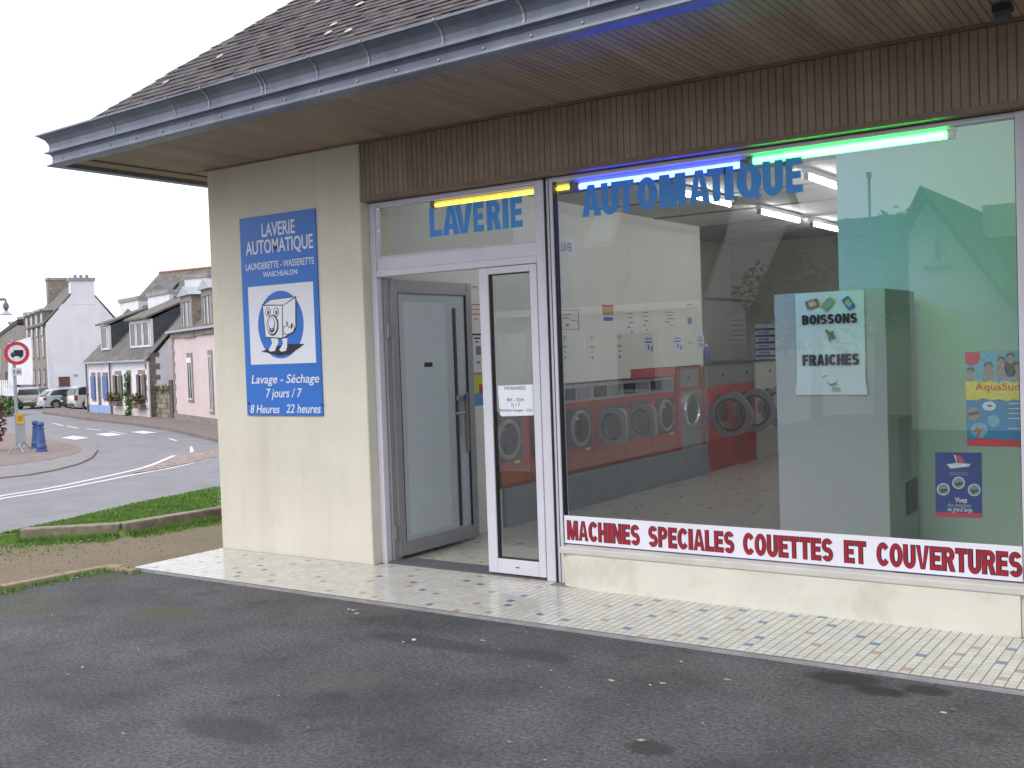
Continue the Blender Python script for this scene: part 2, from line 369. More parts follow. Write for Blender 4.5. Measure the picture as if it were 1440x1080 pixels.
# ------------------------------------------------------------------ tiled step (tile pitch 50 mm)
T = .05
def tile_template(mats):
    m = MB(); g_ = .0017; h = .006
    x0, x1 = g_, T-g_; e = .0012
    m.add([(x0, x0, -.004), (x1, x0, -.004), (x1, x1, -.004), (x0, x1, -.004), (x0+e, x0+e, h*.12), (x1-e, x0+e, h*.12), (x1-e, x1-e, h*.12), (x0+e, x1-e, h*.12)],
          [(4, 5, 6, 7), (0, 1, 5, 4), (1, 2, 6, 5), (2, 3, 7, 6), (3, 0, 4, 7)])
    return m
step = struct(bx(-.0, 6.6, -.862, .10, -.30, .0002).build('tiled_step', GROUT))
X0T, Y0T = 0.0, -.86
rnd = random.Random(11)
kinds = {}
def tile_kind(i, j, seed=0):
    key = (i, j, seed)
    if key in kinds: return kinds[key]
    r = rnd.random(); k = 'w'
    if r < .042: k = 'o'
    elif r < .063: k = 'b'
    if k != 'w':
        for a in (-2, -1, 0, 1, 2):
            for b in (-2, -1, 0, 1):
                if kinds.get((i+a, j+b, seed), 'w')[0] != 'w': k = 'w'
    kinds[key] = k; return k
tmpl = {}
def tile_mesh(mat):
    if mat.name not in tmpl:
        me = bpy.data.meshes.new('tile'); t_ = tile_template(None); me.from_pydata(t_.v, [], t_.f); me.materials.append(mat); tmpl[mat.name] = me
    return tmpl[mat.name]
def tile_mat(k, W=TILEW):
    return rnd.choice(W) if k == 'w' else (TILEB if k == 'b' else rnd.choice(TILEO))
cells = []
nx, ny = int(6.6/T), 19
for i in range(nx):
    for j in range(ny):
        x, y = X0T+i*T, Y0T+j*T
        if y > -.03 and not (1.66 < x < 3.2): continue
        if y > .08: continue
        d = (Vector((x, y, 0))-CAM); depth = d.dot(FX)
        px = 720+FPX*d.dot(RX)/depth
        vis = -20 < px < 1450
        cells.append((depth if vis else depth+50, x, y, tile_mat(tile_kind(i, j))))
cells.sort(key=lambda c: c[0])
tt = tile_template(None)
rest = MB(); mats_all = TILEW+[TILEB]+TILEO
for n, (dp, x, y, mt) in enumerate(cells):
    dz = rnd.uniform(-.0003, .0003)
    if n < 298:
        o = bpy.data.objects.new('tile', tile_mesh(mt)); o.location = (x, y, dz); o.parent = step; C.objects.link(o)
    else:
        rest.add([(a+x, b+y, c_+dz) for a, b, c_ in tt.v], tt.f, mats_all.index(mt))
o = rest.build('tile', mats_all, step); o['kind'] = 'stuff'
struct(bx(-.003, 6.6, -.878, -.8625, -.2, -.006).build('step_edging', M('mortar edging', (.30, .28, .30), .8, .2, 10)))
# indoor floor
fl = struct(bx(.3, 7.6, .27, 9.2, -.3, .0002).build('shop_floor', GROUT))
rest = MB(); im = ITILEW+[TILEB]+TILEO
for i in range(int((7.0-1.6)/T)):
    for j in range(int((8.9-.30)/T)):
        x, y = 1.6+i*T, .30+j*T
        if x > 4.6 and y > 1.75: continue
        mt = tile_mat(tile_kind(i, j, 1), ITILEW)
        rest.add([(a+x, b+y, c_) for a, b, c_ in tt.v], tt.f, im.index(mt))
o = rest.build('tile', im, fl); o['kind'] = 'stuff'

# ------------------------------------------------------------------ the laundrette building
B = thing('laundrette_building', 'cream single-storey laundrette with deep slate eaves and a big shop window', 'building', (0, 0, 0))
bx(0, 1.662, 0, .34, -.25, 3.10).build('front_pier', CREAM, B, bevel=.012)
bx(0, .2, .342, 9.2, -1.4, 3.10).build('side_wall', CREAM, B)
bx(0, 7.6, 9.0, 9.2, -1.4, 3.10).build('rear_wall', CREAM, B)
bx(7.4, 7.6, .3, 8.998, -1.4, 3.10).build('side_wall', CREAM, B)
bx(6.10, 7.6, 0, .298, -.25, 2.655).build('front_pier', CREAM, B, bevel=.01)
bx(.2, 7.4, .34, 8.998, 3.12, 3.2).build('ceiling_slab', CEIL, B)
# low wall with its rounded, flared left foot
lw = MB(); prof = []
n = 14
def lowpt(t):  # plan of the low wall front from left to right
    return t
pts = [(3.275, .09), (3.30, .035), (3.36, .005), (3.46, -.012), (3.6, -.02), (5.6, -.02), (5.82, -.016), (5.99, -.004), (6.03, .0)]
top = [(3.275, .09), (3.285, .045), (3.31, .02), (3.36, .004), (3.5, 0), (5.6, 0), (5.9, 0), (5.99, 0), (6.03, .0)]
vs = [(x, y, -.02) for x, y in pts]+[(x*.6+a*.4, y*.35+b*.65, .04) for (x, y), (a, b) in zip(pts, top)]+[(x, y, .215) for x, y in top]
m_ = len(pts)
fs = [(k*m_+i, k*m_+i+1, (k+1)*m_+i+1, (k+1)*m_+i) for k in range(2) for i in range(m_-1)]
lw.add(vs, fs); bk = [(6.03, .2), (3.275, .2)]
o0 = len(lw.v); lw.add([(x, y, .215) for x, y in top]+[(6.03, .2, .215), (3.275, .2, .215)], [tuple(range(m_+2))])
lw.add([(3.275, .09, -.02), (3.275, .2, -.02), (3.275, .2, .215), (3.275, .09, .215)], [(0, 1, 2, 3)])
lw.add([(6.03, 0, -.02), (6.03, .2, -.02), (6.03, .2, .215), (6.03, 0, .215)], [(3, 2, 1, 0)])
lw.build('low_wall', CREAM2, B, smooth=True)
bx(6.032, 6.098, .02, .2, -.02, .215).build('low_wall', CREAM2, B)
bx(3.285, 6.098, -.006, .10, .2155, .2585).build('window_sill', SILL, B, bevel=.008)

# soffit boards
SX0, SX1, SYF = -.46, 7.6, -1.05
sof = bx(SX0, SX1, SYF, -.003, 3.112, 3.13).build('soffit', WOODT, B)
w = .043; i = 0; x = SX0+.26
smesh = {}
while x < SX1-.05:
    MB().add([(x+.0025, SYF+.01, 3.096), (x+w-.0025, SYF+.01, 3.096), (x+w-.0025, -.03, 3.096), (x+.0025, -.03, 3.096),
              (x, SYF+.01, 3.1), (x+w, SYF+.01, 3.1), (x+w, -.03, 3.1), (x, -.03, 3.1), (x, SYF+.01, 3.111), (x+w, SYF+.01, 3.111), (x+w, -.03, 3.111), (x, -.03, 3.111)],
             [(3, 2, 1, 0), (0, 1, 5, 4), (1, 2, 6, 5), (2, 3, 7, 6), (3, 0, 4, 7), (4, 5, 9, 8), (6, 7, 11, 10), (5, 6, 10, 9), (7, 4, 8, 11)]).build('plank', WOODS[random.randrange(3)], sof)
    x += w+.002
bx(SX0+.20, SX0+.255, SYF+.01, 3.0, 3.085, 3.111).build('corner_batten', WOODT, sof)
bx(SX0, SX0+.198, SYF+.01, 9.2, 3.092, 3.111).build('side_board', WOODS[0], sof)
bx(SX0+.257, -.003, -.002, 9.2, 3.097, 3.111).build('side_board', WOODS[1], sof)
bx(.0, 7.6, -.029, -.004, 3.085, 3.111).build('wall_batten', WOODT, sof)
# wooden fascia over door and window
fas = bx(1.664, 7.6, .03, .28, 2.665, 3.12).build('fascia', WOODT, B)
x = 1.666
for i in range(105):
    b = x+w
    if b > 6.55: break
    a, b = x+.004, x+w-.004
    MB().add([(x, .023, 2.70), (a, .018, 2.70), (b, .018, 2.70), (x+w, .023, 2.70), (x, .023, 3.085), (a, .018, 3.085), (b, .018, 3.085), (x+w, .023, 3.085)],
             [(0, 1, 5, 4), (1, 2, 6, 5), (2, 3, 7, 6), (0, 3, 2, 1)]).build('plank', WOOD[random.randrange(4)], fas)
    x += w+.0014
bx(1.664, 7.6, .004, .029, 2.666, 2.699).build('drip_batten', WOODT, fas)

# gutter: one profile swept along the front and round the corner
PR = [(0, 3.055), (.045, 3.055), (.05, 3.062), (.022, 3.078), (.016, 3.10), (.018, 3.13), (.03, 3.145), (.058, 3.152), (.058, 3.160), (.036, 3.170), (.030, 3.19), (.034, 3.22), (.05, 3.25), (.085, 3.276),
      (.10, 3.280), (.10, 3.292), (.085, 3.292), (.06, 3.27), (.03, 3.23), (.0, 3.21), (-.04, 3.22), (-.04, 3.055)]
PR = [(o_, z_+.005) for o_, z_ in PR]
gut = MB(); P_ = []
for (a, b) in ((0, 0), (1, 0), (2, 0)):
    for o_, z_ in PR:
        if a == 0: P_.append((SX1, SYF-o_, z_))
        elif a == 1: P_.append((SX0-o_, SYF-o_, z_))
        else: P_.append((SX0-o_, 9.2, z_))
n = len(PR)
gut.add(P_, [(k*n+i, k*n+(i+1) % n, (k+1)*n+(i+1) % n, (k+1)*n+i) for k in range(2) for i in range(n)])
gt = gut.build('gutter', ZINC, B)
for px in (157, 247, 297, 374, 380, 455, 530, 636, 752, 845, 930, 1010):
    p = on_y(px, 205-(px-62)*.28, SYF-.08); xx = p.x; ww = .012 if px in (157, 247, 380, 455, 530, 845) else .016
    gm_ = MB(); pr_ = [(o_+.004, z_) for o_, z_ in PR[9:16]]
    gm_.add([(xx, SYF-o_, z_+(.003 if k > 4 else 0)) for k, (o_, z_) in enumerate(pr_)]+[(xx+ww, SYF-o_, z_+(.003 if k > 4 else 0)) for k, (o_, z_) in enumerate(pr_)], [(k, k+1, k+1+len(pr_), k+len(pr_)) for k in range(len(pr_)-1)])
    gm_.build('gutter_bracket', ZINCL, gt)
for i in range(26):
    xx = SX0+.12+i*.31
    MB().lathe((xx, SYF-.018, 3.11), [(.0001, -.006), (.008, -.004), (.009, .001)], 8, 'y').build('nail_head', ZINCL, gt)

# roof: hipped, slates laid in courses
TP = .86; EZ = 3.238; EX, EY = SX0+.0, SYF+.0
roof = MB()
L_ = 5.2
ridge_y = EY+L_; 
roof.add([(EX, EY, EZ-.02), (SX1+.0, EY, EZ-.02), (SX1, ridge_y, EZ-.02+L_*TP), (EX+L_, ridge_y, EZ-.02+L_*TP), (EX, 9.2+1, EZ-.02), (EX+L_, 5, EZ-.02+L_*TP)],
         [(0, 1, 2, 3), (4, 0, 3, 5)])
rf = roof.build('roof', M('slate roof bed', (.05, .045, .045), .85, .3, 12, .3, 40), B)
cosp = 1/math.sqrt(1+TP*TP); sinp = TP*cosp
EXP, SW = .080, .17
stuff = MB(); count = 0; sl_list = []
for r in range(58):
    s0 = r*EXP-.02; y0 = EY+s0*cosp; hipx = EX+(y0-EY)
    off = (r % 2)*SW/2
    x = hipx - ((hipx-off) % SW)
    while x < SX1-.02:
        xa, xb = max(x, hipx-.004), min(x+SW, SX1)
        if xb-xa > .03: sl_list.append((r, xa+.0018, xb-.0018, s0))
        x += SW
def slate(m, r, xa, xb, s0, rr, mi=0, k=1.0):
    # lower edge lifted, upper edge tucked under the next course
    lift = .008+rr.uniform(-.002, .004); th = .005; sl0 = s0+rr.uniform(-.004, .004); sl1 = s0+EXP*1.25
    hip = lambda s: EX+(s*cosp)
    def P(x, s, h): return (x, EY+s*cosp-h*sinp, EZ+s*sinp*1.0+h*cosp)
    la, lb = lift+rr.uniform(-.0015, .0015), lift+rr.uniform(-.0015, .0015)
    xa1 = max(xa, hip(sl1)) if xa < hip(sl1)+.02 else xa
    if xa1 >= xb: xa1 = xb-.002
    m.add([P(xa, sl0, la), P(xb, sl0, lb), P(xb, sl1, .001), P(xa1, sl1, .001), P(xa, sl0, la+th), P(xb, sl0, lb+th), P(xb, sl1, .001+th), P(xa1, sl1, .001+th)],
          [(4, 5, 6, 7), (0, 1, 5, 4), (1, 2, 6, 5), (3, 0, 4, 7)], mi)
def slate_depth(t):
    r, xa, xb, s0 = t; p = Vector((xa, EY+s0*cosp, EZ+s0*sinp))-CAM; dp = p.dot(FX); py = 540-FPX*p.dot(UX)/dp; px = 720+FPX*p.dot(RX)/dp
    return dp+(0 if (py > -8 and -10 < px < 1450) else 100)
sl_list.sort(key=slate_depth)
rr = random.Random(3); rest = MB()
for i, (r, xa, xb, s0) in enumerate(sl_list):
    mi = rr.choices(range(6), (5, 5, 4, 4, 2, .12))[0]
    if i < 298:
        m = MB(); slate(m, r, xa, xb, s0, rr); m.build('slate', (SLATE+[SLATEW])[mi], rf)
    else: slate(rest, r, xa, xb, s0, rr, mi)
rest.build('slate', SLATE+[SLATEW], rf)['kind'] = 'stuff'
# small white splashes on the slates
for px, py in ((449, 3), (476, 39), (470, 52), (237, 118), (313, 82), (509, 9), (500, 50)):
    d = ray(px, py); nrm = Vector((0, -sinp, cosp)); t = (Vector((EX, EY, EZ+.014))-CAM).dot(nrm)/d.dot(nrm); p = CAM+d*t
    q = MB(); w_ = random.uniform(.03, .055)
    q.add([tuple(p+Vector((math.cos(a)*w_*.8, 0, 0))+Vector((0, cosp, sinp))*math.sin(a)*w_*.7+nrm*.012) for a in [k*.785 for k in range(8)]], [tuple(range(8))])
    q.build('lichen_spot', SLATEW, rf)

# the eaves run very slightly out of square with the wall
def skew(o):
    me = o.data
    for v in me.vertices:
        w_ = max(0, min(1.15, -v.co.y/1.05)); k_ = (v.co.x-SX0)*w_; v.co.y -= .036*k_; v.co.z += .007*k_
    for c in o.children: skew(c)
for o in (sof, gt, rf): skew(o)

# small dark lamp under the eaves at right
sp = thing('eaves_spotlight', 'small dark fitting fixed under the eaves at the far right', 'lamp', (6.18, -.45, 3.09))
p = on_z(1410, 12, 3.08)
sp.location = (p.x, p.y, 3.094)
MB().box(-.045, .045, -.03, .03, -.03, 0).build('housing', DARK, sp, local=True, bevel=.004)
MB().box(-.035, .035, -.045, .03, -.075, -.0305).build('sensor_head', M('sensor grey', (.08, .08, .085), .4), sp, local=True, bevel=.008)

# ------------------------------------------------------------------ door frame and transom
FY0, FY1 = .09, .15
fr = bx(1.664, 1.716, FY0, FY1, 0, 2.66).build('door_frame', ALU, B, bevel=.004)
def fr_part(x0, x1, z0, z1, name='frame_bar', y0=FY0, y1=FY1, mat=ALU, par=None, bv=.004): return bx(x0, x1, y0, y1, z0, z1).build(name, mat, par or fr, bevel=bv)
fr_part(1.7165, 3.125, 2.117, 2.165); fr_part(1.7165, 3.125, 2.1655, 2.258, y0=FY0+.012)
fr_part(3.1255, 3.205, 0, 2.66)
fr_part(1.7165, 3.125, 2.633, 2.66)
fr_part(1.7165, 1.728, 2.2585, 2.6325, y0=FY0+.01, name='glazing_bead'); fr_part(3.113, 3.125, 2.2585, 2.6325, y0=FY0+.01, name='glazing_bead')
fr_part(1.7285, 3.1125, 2.2585, 2.268, y0=FY0+.01, name='glazing_bead'); fr_part(1.7285, 3.1125, 2.622, 2.6325, y0=FY0+.01, name='glazing_bead')
bx(1.7285, 3.1125, .120, .126, 2.2685, 2.6215).build('transom_pane', PANE, fr)
bx(1.7165, 3.125, FY0+.01, .30, -.006, .012).build('threshold', M('dark threshold', (.10, .10, .11), .5, .1, 6), fr)
bx(3.2055, 3.214, .075, .16, 0, 2.66).build('joint_strip', GASKET, fr)
# door jamb reveal (grey) with hinges
jb = bx(1.7165, 1.742, .1505, .24, .012, 2.116).build('jamb_reveal', ALUS, fr)
for z in (.22, 1.72):
    MB().box(1.7425, 1.756, .165, .20, z-.045, z+.045).tube((1.752, .158, z-.05), (1.752, .158, z+.05), .009, 8).build('hinge', STEEL, jb)
# fixed leaf on the right
lf = bx(2.652, 2.728, FY0-.006, FY1-.01, .022, 2.112).build('side_leaf', ALU, B, bevel=.004)
for a in ((2.7285, 3.0665, .022, .122), (2.7285, 3.0665, 2.066, 2.112)): bx(a[0], a[1], FY0-.006, FY1-.01, a[2], a[3]).build('leaf_rail', ALU, lf, bevel=.004)
bx(3.067, 3.123, FY0-.006, FY1-.01, .022, 2.112).build('leaf_stile', ALU, lf, bevel=.004)
for a in ((2.7285, 2.735, .1225, 2.0655), (3.060, 3.0665, .1225, 2.0655)): bx(a[0], a[1], FY0+.004, FY1-.02, a[2], a[3]).build('gasket', GASKET, lf)
for a in ((2.7355, 3.0595, .1225, .129), (2.7355, 3.0595, 2.059, 2.0655)): bx(a[0], a[1], FY0+.004, FY1-.02, a[2], a[3]).build('gasket', GASKET, lf)
bx(2.7355, 3.0595, .110, .116, .1295, 2.0585).build('pane', PANE, lf)
bx(2.88, 2.91, FY0-.008, FY0-.0062, .068, .075).build('drain_slot', GASKET, lf)

# ------------------------------------------------------------------ open door leaf (grey, lit panel, dark pull bar)
dl = bx(1.705, 1.755, .20, .275, .03, 2.105).build('door', ALUS, B, bevel=.004)
bx(1.705, 1.755, 1.125, 1.20, .03, 2.105).build('door_stile', ALUS, dl, bevel=.004)
bx(1.705, 1.755, .2755, 1.1245, .03, .135).build('door_rail', ALUS, dl, bevel=.004)
bx(1.705, 1.755, .2755, 1.1245, 2.005, 2.105).build('door_rail', ALUS, dl, bevel=.004)
bx(1.742, 1.7525, .2755, .284, .1355, 2.0045).build('door_gasket', GASKET, dl); bx(1.742, 1.7525, 1.113, 1.1245, .1355, 2.0045).build('door_gasket', GASKET, dl)
FROST = M('milky door glass', (.42, .46, .46), .12, .03, 2, spec=.6)
bx(1.722, 1.738, .2845, 1.1125, .1355, 2.0045).build('door_panel', FROST, dl)
bx(1.739, 1.7395, .35, .86, .17, 1.94).build('frosted_sheet', M('frosted sheet', (.47, .51, .51), .3, .03), dl)
bx(1.7395, 1.75, .955, .985, .15, 1.90).build('dark_bar', M('dark bar', (.05, .045, .05), .4), dl)
hd = bx(1.7505, 1.762, .975, 1.005, .86, 1.14).build('door_handle', STEEL, dl, bevel=.003)
MB().tube((1.762, .99, 1.06), (1.80, .99, 1.06), .009).tube((1.80, .995, 1.06), (1.80, .88, 1.06), .009).build('handle_lever', STEEL, hd, smooth=True)
bx(1.7505, 1.775, .955, 1.06, 1.16, 1.20).build('deadbolt', STEEL, dl, bevel=.002)
bx(1.7755, 1.777, 1.02, 1.055, 1.165, 1.20).build('bolt_badge', M('blue badge', (.02, .04, .3), .4), dl)
bx(1.7395, 1.741, .58, .68, 1.44, 1.475).build('push_label', DARK, dl)
bx(1.7505, 1.7515, 1.07, 1.12, .74, 1.22).build('closing_plate', STEEL, dl)

# ------------------------------------------------------------------ big shop window
WX0, WX1 = 3.262, 6.035
wn = bx(3.2145, WX0, FY0, FY1+.02, 0, 2.66).build('shop_window', ALU, B, bevel=.003)
bx(3.236, 3.2405, FY0-.003, FY0-.0005, .005, 2.65).build('joint_strip', GASKET, wn)
bx(WX1, 6.098, FY0-.01, FY1+.02, .259, 2.66).build('window_frame', ALU, wn, bevel=.003)
bx(WX0+.0005, WX1-.0005, FY0, FY1+.02, 2.634, 2.66).build('window_frame', ALU, wn, bevel=.003)
bx(WX0+.0005, WX1-.0005, FY0+.02, FY1+.02, .259, .285).build('window_frame', ALU, wn, bevel=.003)
bx(WX0+.0005, WX0+.006, FY0+.01, .15, .2855, 2.6335).build('gasket', GASKET, wn)
bx(WX1-.006, WX1-.0005, FY0+.01, .15, .2855, 2.6335).build('gasket', GASKET, wn)
bx(WX0+.0065, WX1-.0065, .120, .128, .2855, 2.6335).build('window_pane', PANE, wn)
# lettering on the glass (behind it, read from outside)
def heavy(body, lb, rt, parent, y, cut=0):
    return text_px(body, y, lb, rt, LBLUE, 'letter_sticker', parent, bold=.036)
YL = .1185
# letters built one by one as thick grotesque capitals
def letter(ch, x0, x1, z0, z1, Y=None, sv=.40, sh=.22, dy=.0003):
    """one capital filling the box x0..x1, z0..z1; sv = width of upright strokes, sh = height of level strokes"""
    W = x1-x0; H = z1-z0; m = MB(); Y = YL if Y is None else Y; cnt = [0]
    def P(pts):
        y = Y-dy*cnt[0]*.5; cnt[0] += 1
        m.solid([(x0+a*W, y, z0+b*H) for a, b in pts], (0, -dy, 0))
    def arc(cx, cy, rx, ry, a0, a1, ix, iy, n=20):
        y = Y-dy*cnt[0]*.5; cnt[0] += 1; vs = []; fs = []
        for k in range(n+1):
            A = math.radians(a0+(a1-a0)*k/n); c_, s_ = math.cos(A), math.sin(A)
            for (a, b) in ((cx+rx*c_, cy+ry*s_), (cx+ix*c_, cy+iy*s_)): vs += [(x0+a*W, y-dy, z0+b*H), (x0+a*W, y, z0+b*H)]
        for k in range(n): o = 4*k; fs += [(o, o+4, o+6, o+2), (o+4, o, o+1, o+5), (o+2, o+6, o+7, o+3)]
        m.add(vs, fs)
    R_ = lambda a, b, c_, d: P([(a, c_), (b, c_), (b, d), (a, d)])
    if ch == 'L': P([(0, 0), (1, 0), (1, sh), (sv, sh), (sv, 1), (0, 1)])
    elif ch == 'A':
        k = sv*.95
        P([(0, 0), (k*.92, 0), (.5, .80), (.5, 1), (.5-k*.48, 1)]); P([(1, 0), (1-k*.92, 0), (.5, .80), (.5, 1), (.5+k*.48, 1)]); R_(.27, .73, .19, .19+sh*.85)
    elif ch == 'V': k = sv*.95; P([(0, 1), (k*.92, 1), (.5, .2), (.5, 0), (.5-k*.48, 0)]); P([(1, 1), (1-k*.92, 1), (.5, .2), (.5, 0), (.5+k*.48, 0)])
    elif ch in 'EF':
        R_(0, sv, 0, 1); R_(sv, 1, 1-sh, 1); R_(sv, .92, .5-sh*.45, .5+sh*.5)
        if ch == 'E': R_(sv, 1, 0, sh)
    elif ch == 'I': R_(0, 1, 0, 1)
    elif ch == 'T': P([(.5-sv/2, 0), (.5+sv/2, 0), (.5+sv/2, 1-sh), (1, 1-sh), (1, 1), (0, 1), (0, 1-sh), (.5-sv/2, 1-sh)])
    elif ch == 'H': R_(0, sv, 0, 1); R_(1-sv, 1, 0, 1); R_(sv, 1-sv, .5-sh/2, .5+sh/2)
    elif ch == 'N': k = sv*.9; R_(0, k, 0, 1); R_(1-k, 1, 0, 1); P([(0, 1), (k*1.05, 1), (1, 0), (1-k*1.05, 0)])
    elif ch == 'M': k = sv*.72; R_(0, k, 0, 1); R_(1-k, 1, 0, 1); P([(0, 1), (k*1.35, 1), (.5+k*.42, .0), (.5-k*.42, .0)]); P([(1, 1), (1-k*1.35, 1), (.5-k*.42, 0), (.5+k*.42, 0)])
    elif ch == 'U':
        P([(0, .36), (sv, .36), (sv, 1), (0, 1)]); P([(1-sv, .36), (1, .36), (1, 1), (1-sv, 1)]); arc(.5, .36, .5, .38, 180, 360, .5-sv, .38-sh)
    elif ch in 'OQ':
        arc(.5, .5, .5, .51, 0, 360, .5-sv, .51-sh, 32)
        if ch == 'Q': P([(.50, .22), (.66, .34), (1.0, .04), (.84, -.09)])
    elif ch == 'C': arc(.53, .5, .53, .51, 36, 324, .53-sv, .51-sh, 28)
    elif ch == 'G': arc(.5, .5, .5, .51, 42, 318, .5-sv, .51-sh, 28); R_(.55, 1, .3, .5)
    elif ch == 'S':
        b = (.51+sh*.5)/2; arc(.5, 1.01-b, .49, b, 22, 270, .49-sv*.95, b-sh*.95, 20); arc(.5, -.01+b, .5, b, 90, -158, .5-sv*.95, b-sh*.95, 20)
    elif ch in 'RPB':
        R_(0, sv, 0, 1); b = (.5+sh*.45)/2; ix = max(.02, .46-sv)
        R_(sv, .56, 1-sh*.9, 1); R_(sv, .56, 1-2*b, 1-2*b+sh*.9); arc(.54, 1-b, .44, b, -90, 90, .44-sv*.95 if .44-sv*.95 > .02 else .02, b-sh*.9, 14)
        if ch == 'R': P([(.42, 1-2*b+.02), (.80, 1-2*b+.06), (1.04, 0), (1.04-sv*1.05, 0)])
        if ch == 'B': b2 = (1-2*b+sh*.9)/2; R_(sv, .56, 0, sh*.9); arc(.54, b2, .46, b2, -90, 90, .46-sv*.95 if .46-sv*.95 > .02 else .02, b2-sh*.9, 14)
    return m
ADV = dict(I=.42, M=1.35, E=.92, L=.86, F=.88, T=.95, A=1.12, V=1.08, C=1.08, O=1.12, Q=1.12, N=1.06, H=1.04, S=1.0, U=1.04, R=1.06, P=1.0, B=1.04)
def block_word(body, xa, xb, z0, z1, Y, mat, parent, name='letter', grow=0, sv=.30, sh=.19, gap=.14, shrink=0):
    tot = sum(ADV[c] for c in body)+gap*(len(body)-1); k = (xb-xa)/tot; x = xa
    for ch in body:
        w_ = ADV[ch]*k; s_ = (1 if ch == 'I' else sv/ADV[ch] if ch != 'M' else sv)
        letter(ch, x-grow, x+w_+grow, z0-grow, z1+grow, Y, s_ if ch == 'I' else s_+2*grow/w_*1.0, sh+2*grow/(z1-z0)).build(name, mat, parent); x += w_+gap*k
def word(body, spans, z0f, z1f, parent):
    for ch, (x0, x1) in zip(body, spans):
        z0 = z0f(x0); z1 = z1f(x0)
        letter(ch, x0, x1, z0, z1).build('letter', LBLUE, parent)
def px_spans(lst, yy): return [(on_y(a, yy, YL).x, on_y(b, yy, YL).x) for a, b in lst]
sc = 300/1012
laver = [(500+a*sc, 500+b*sc) for a, b in ((350, 408), (412, 492), (470, 556), (563, 610), (642, 692), (697, 726), (736, 792))]
laver[3] = (500+558*sc, 500+609*sc); laver[4] = (500+622*sc, 500+688*sc)
word('LAVERIE', px_spans(laver, 305), lambda x: 2.368, lambda x: 2.572, fr)
sc = 400/1440
aut = [(800+a*sc, 800+b*sc) for a, b in ((64, 160), (162, 250), (249, 330), (343, 447), (458, 592), (606, 716), (700, 795), (788, 836), (850, 976), (982, 1086), (1100, 1184))]
word('AUTOMATIQUE', px_spans(aut, 270), lambda x: 2.385, lambda x: 2.585, wn)

# ------------------------------------------------------------------ banner along the window foot
bn = thing('window_banner', 'long white banner with red letters along the foot of the shop window', 'banner', (3.28, .1, .27))
bx(3.272, 6.028, .094, .0985, .262, .449).build('panel', BANNER, bn)
bx(3.272, 6.028, .0925, .0938, .262, .267).build('blue_edge', M('dark blue edge', (.02, .03, .15), .4), bn)
sc = 660/1440
wd = (('MACHINES', 40, 262), ('SPECIALES', 289, 551), ('COUETTES', 579, 853), ('ET', 888, 955), ('COUVERTURES', 988, 1434))
for t_, a, b in wd:
    xa = on_y(780+a*sc, 760, .094).x; xb = on_y(780+b*sc, 780, .094).x; xb = min(xb, 6.024)
    block_word(t_, xa, xb, .2925, .4155, .0936, BLACKP, bn, 'letter_outline', grow=.0035)
    block_word(t_, xa, xb, .2925, .4155, .0920, REDP, bn)

# ------------------------------------------------------------------ blue wall sign
sg = thing('wall_sign', 'tall blue laundrette sign with cartoon washing machine on the cream pier', 'sign', (.8, 0, 1.1))
bx(.381, 1.219, -.012, -.001, 1.10, 2.666).build('board', BLUE, sg, bevel=.002)
YS = -.0125
def st(body, lb, rt, **k): return text_px(body, YS, lb, rt, WHITEP, 'lettering', sg, **k)
st('LAVERIE', (368.3, 333.5), (414, 308), bold=.012)
st('AUTOMATIQUE', (346, 359.5), (439.5, 328.5), bold=.012)
st('LAUNDERETTE - WASSERETTE', (346, 380.8), (441.3, 361), bold=.008)
st('WASCHSALON', (370, 390), (417.7, 378), bold=.008)
st('Lavage - Séchage', (353.7, 539.5), (448.5, 525.5), bold=.01, shear=.22)
st('7 jours / 7', (374.3, 559), (424.5, 546), bold=.01, shear=.22)
st('8 Heures', (352.5, 580.8), (393, 569.3), bold=.01, shear=.22)
st('22 heures', (402.5, 580.6), (451, 568.5), bold=.01, shear=.22)
a = on_y(348.7, 403.3, YS); b = on_y(444.7, 509.5, YS); qx0, qx1, qz0, qz1 = a.x, b.x, 0, 0
qz1 = on_y(348.7, 404, YS).z; qz0 = on_y(352.5, 513, YS).z
bx(qx0, qx1, YS-.0012, YS+.0003, qz0, qz1).build('white_field', WHITEP, sg)
def SP(u, v): # picture coordinates of the zoomed emblem (589x1080 crop) -> sign plane
    p = on_y(340+u*120/589, 380+v*220/1080, YS); return p.x, p.z
def flat(pts, y, mat, name, conv=True, th=.0006):
    q = [SP(*p) for p in pts] if conv else pts
    return MB().solid([(x, y, z) for x, z in q], (0, -th, 0)).build(name, mat, sg)
def ell(cx, cy, rx, ry, n=32): return [(cx+rx*math.cos(2*math.pi*i/n), cy+ry*math.sin(2*math.pi*i/n)) for i in range(n)]
y1 = YS-.0014
flat(ell(271, 375, 157, 234, 48), y1, BLUE, 'emblem_disc')
flat([(135, 562), (200, 535), (300, 510), (435, 508), (395, 540), (330, 580), (260, 592), (180, 570)], y1-.0008, BLACKP, 'emblem_shadow')
for ox in (0, 75):
    flat([(203+ox, 470), (250+ox*.9, 470), (255+ox*.8, 500), (240+ox, 530), (232+ox, 556), (200+ox, 562), (186+ox, 550), (200+ox, 528), (212+ox, 505)], y1-.0016, WHITEP, 'emblem_foot')
flat([(143, 238), (200, 202), (378, 180), (378, 400), (360, 430), (288, 474), (165, 466)], y1-.0024, BLACKP, 'emblem_outline')
flat([(149, 246), (280, 244), (284, 466), (169, 460)], y1-.0032, WHITEP, 'emblem_front')
flat([(158, 238), (203, 206), (368, 186), (290, 238)], y1-.0032, WHITEP, 'emblem_top')
flat([(286, 246), (372, 192), (373, 396), (357, 424), (290, 464)], y1-.0032, WHITEP, 'emblem_side')
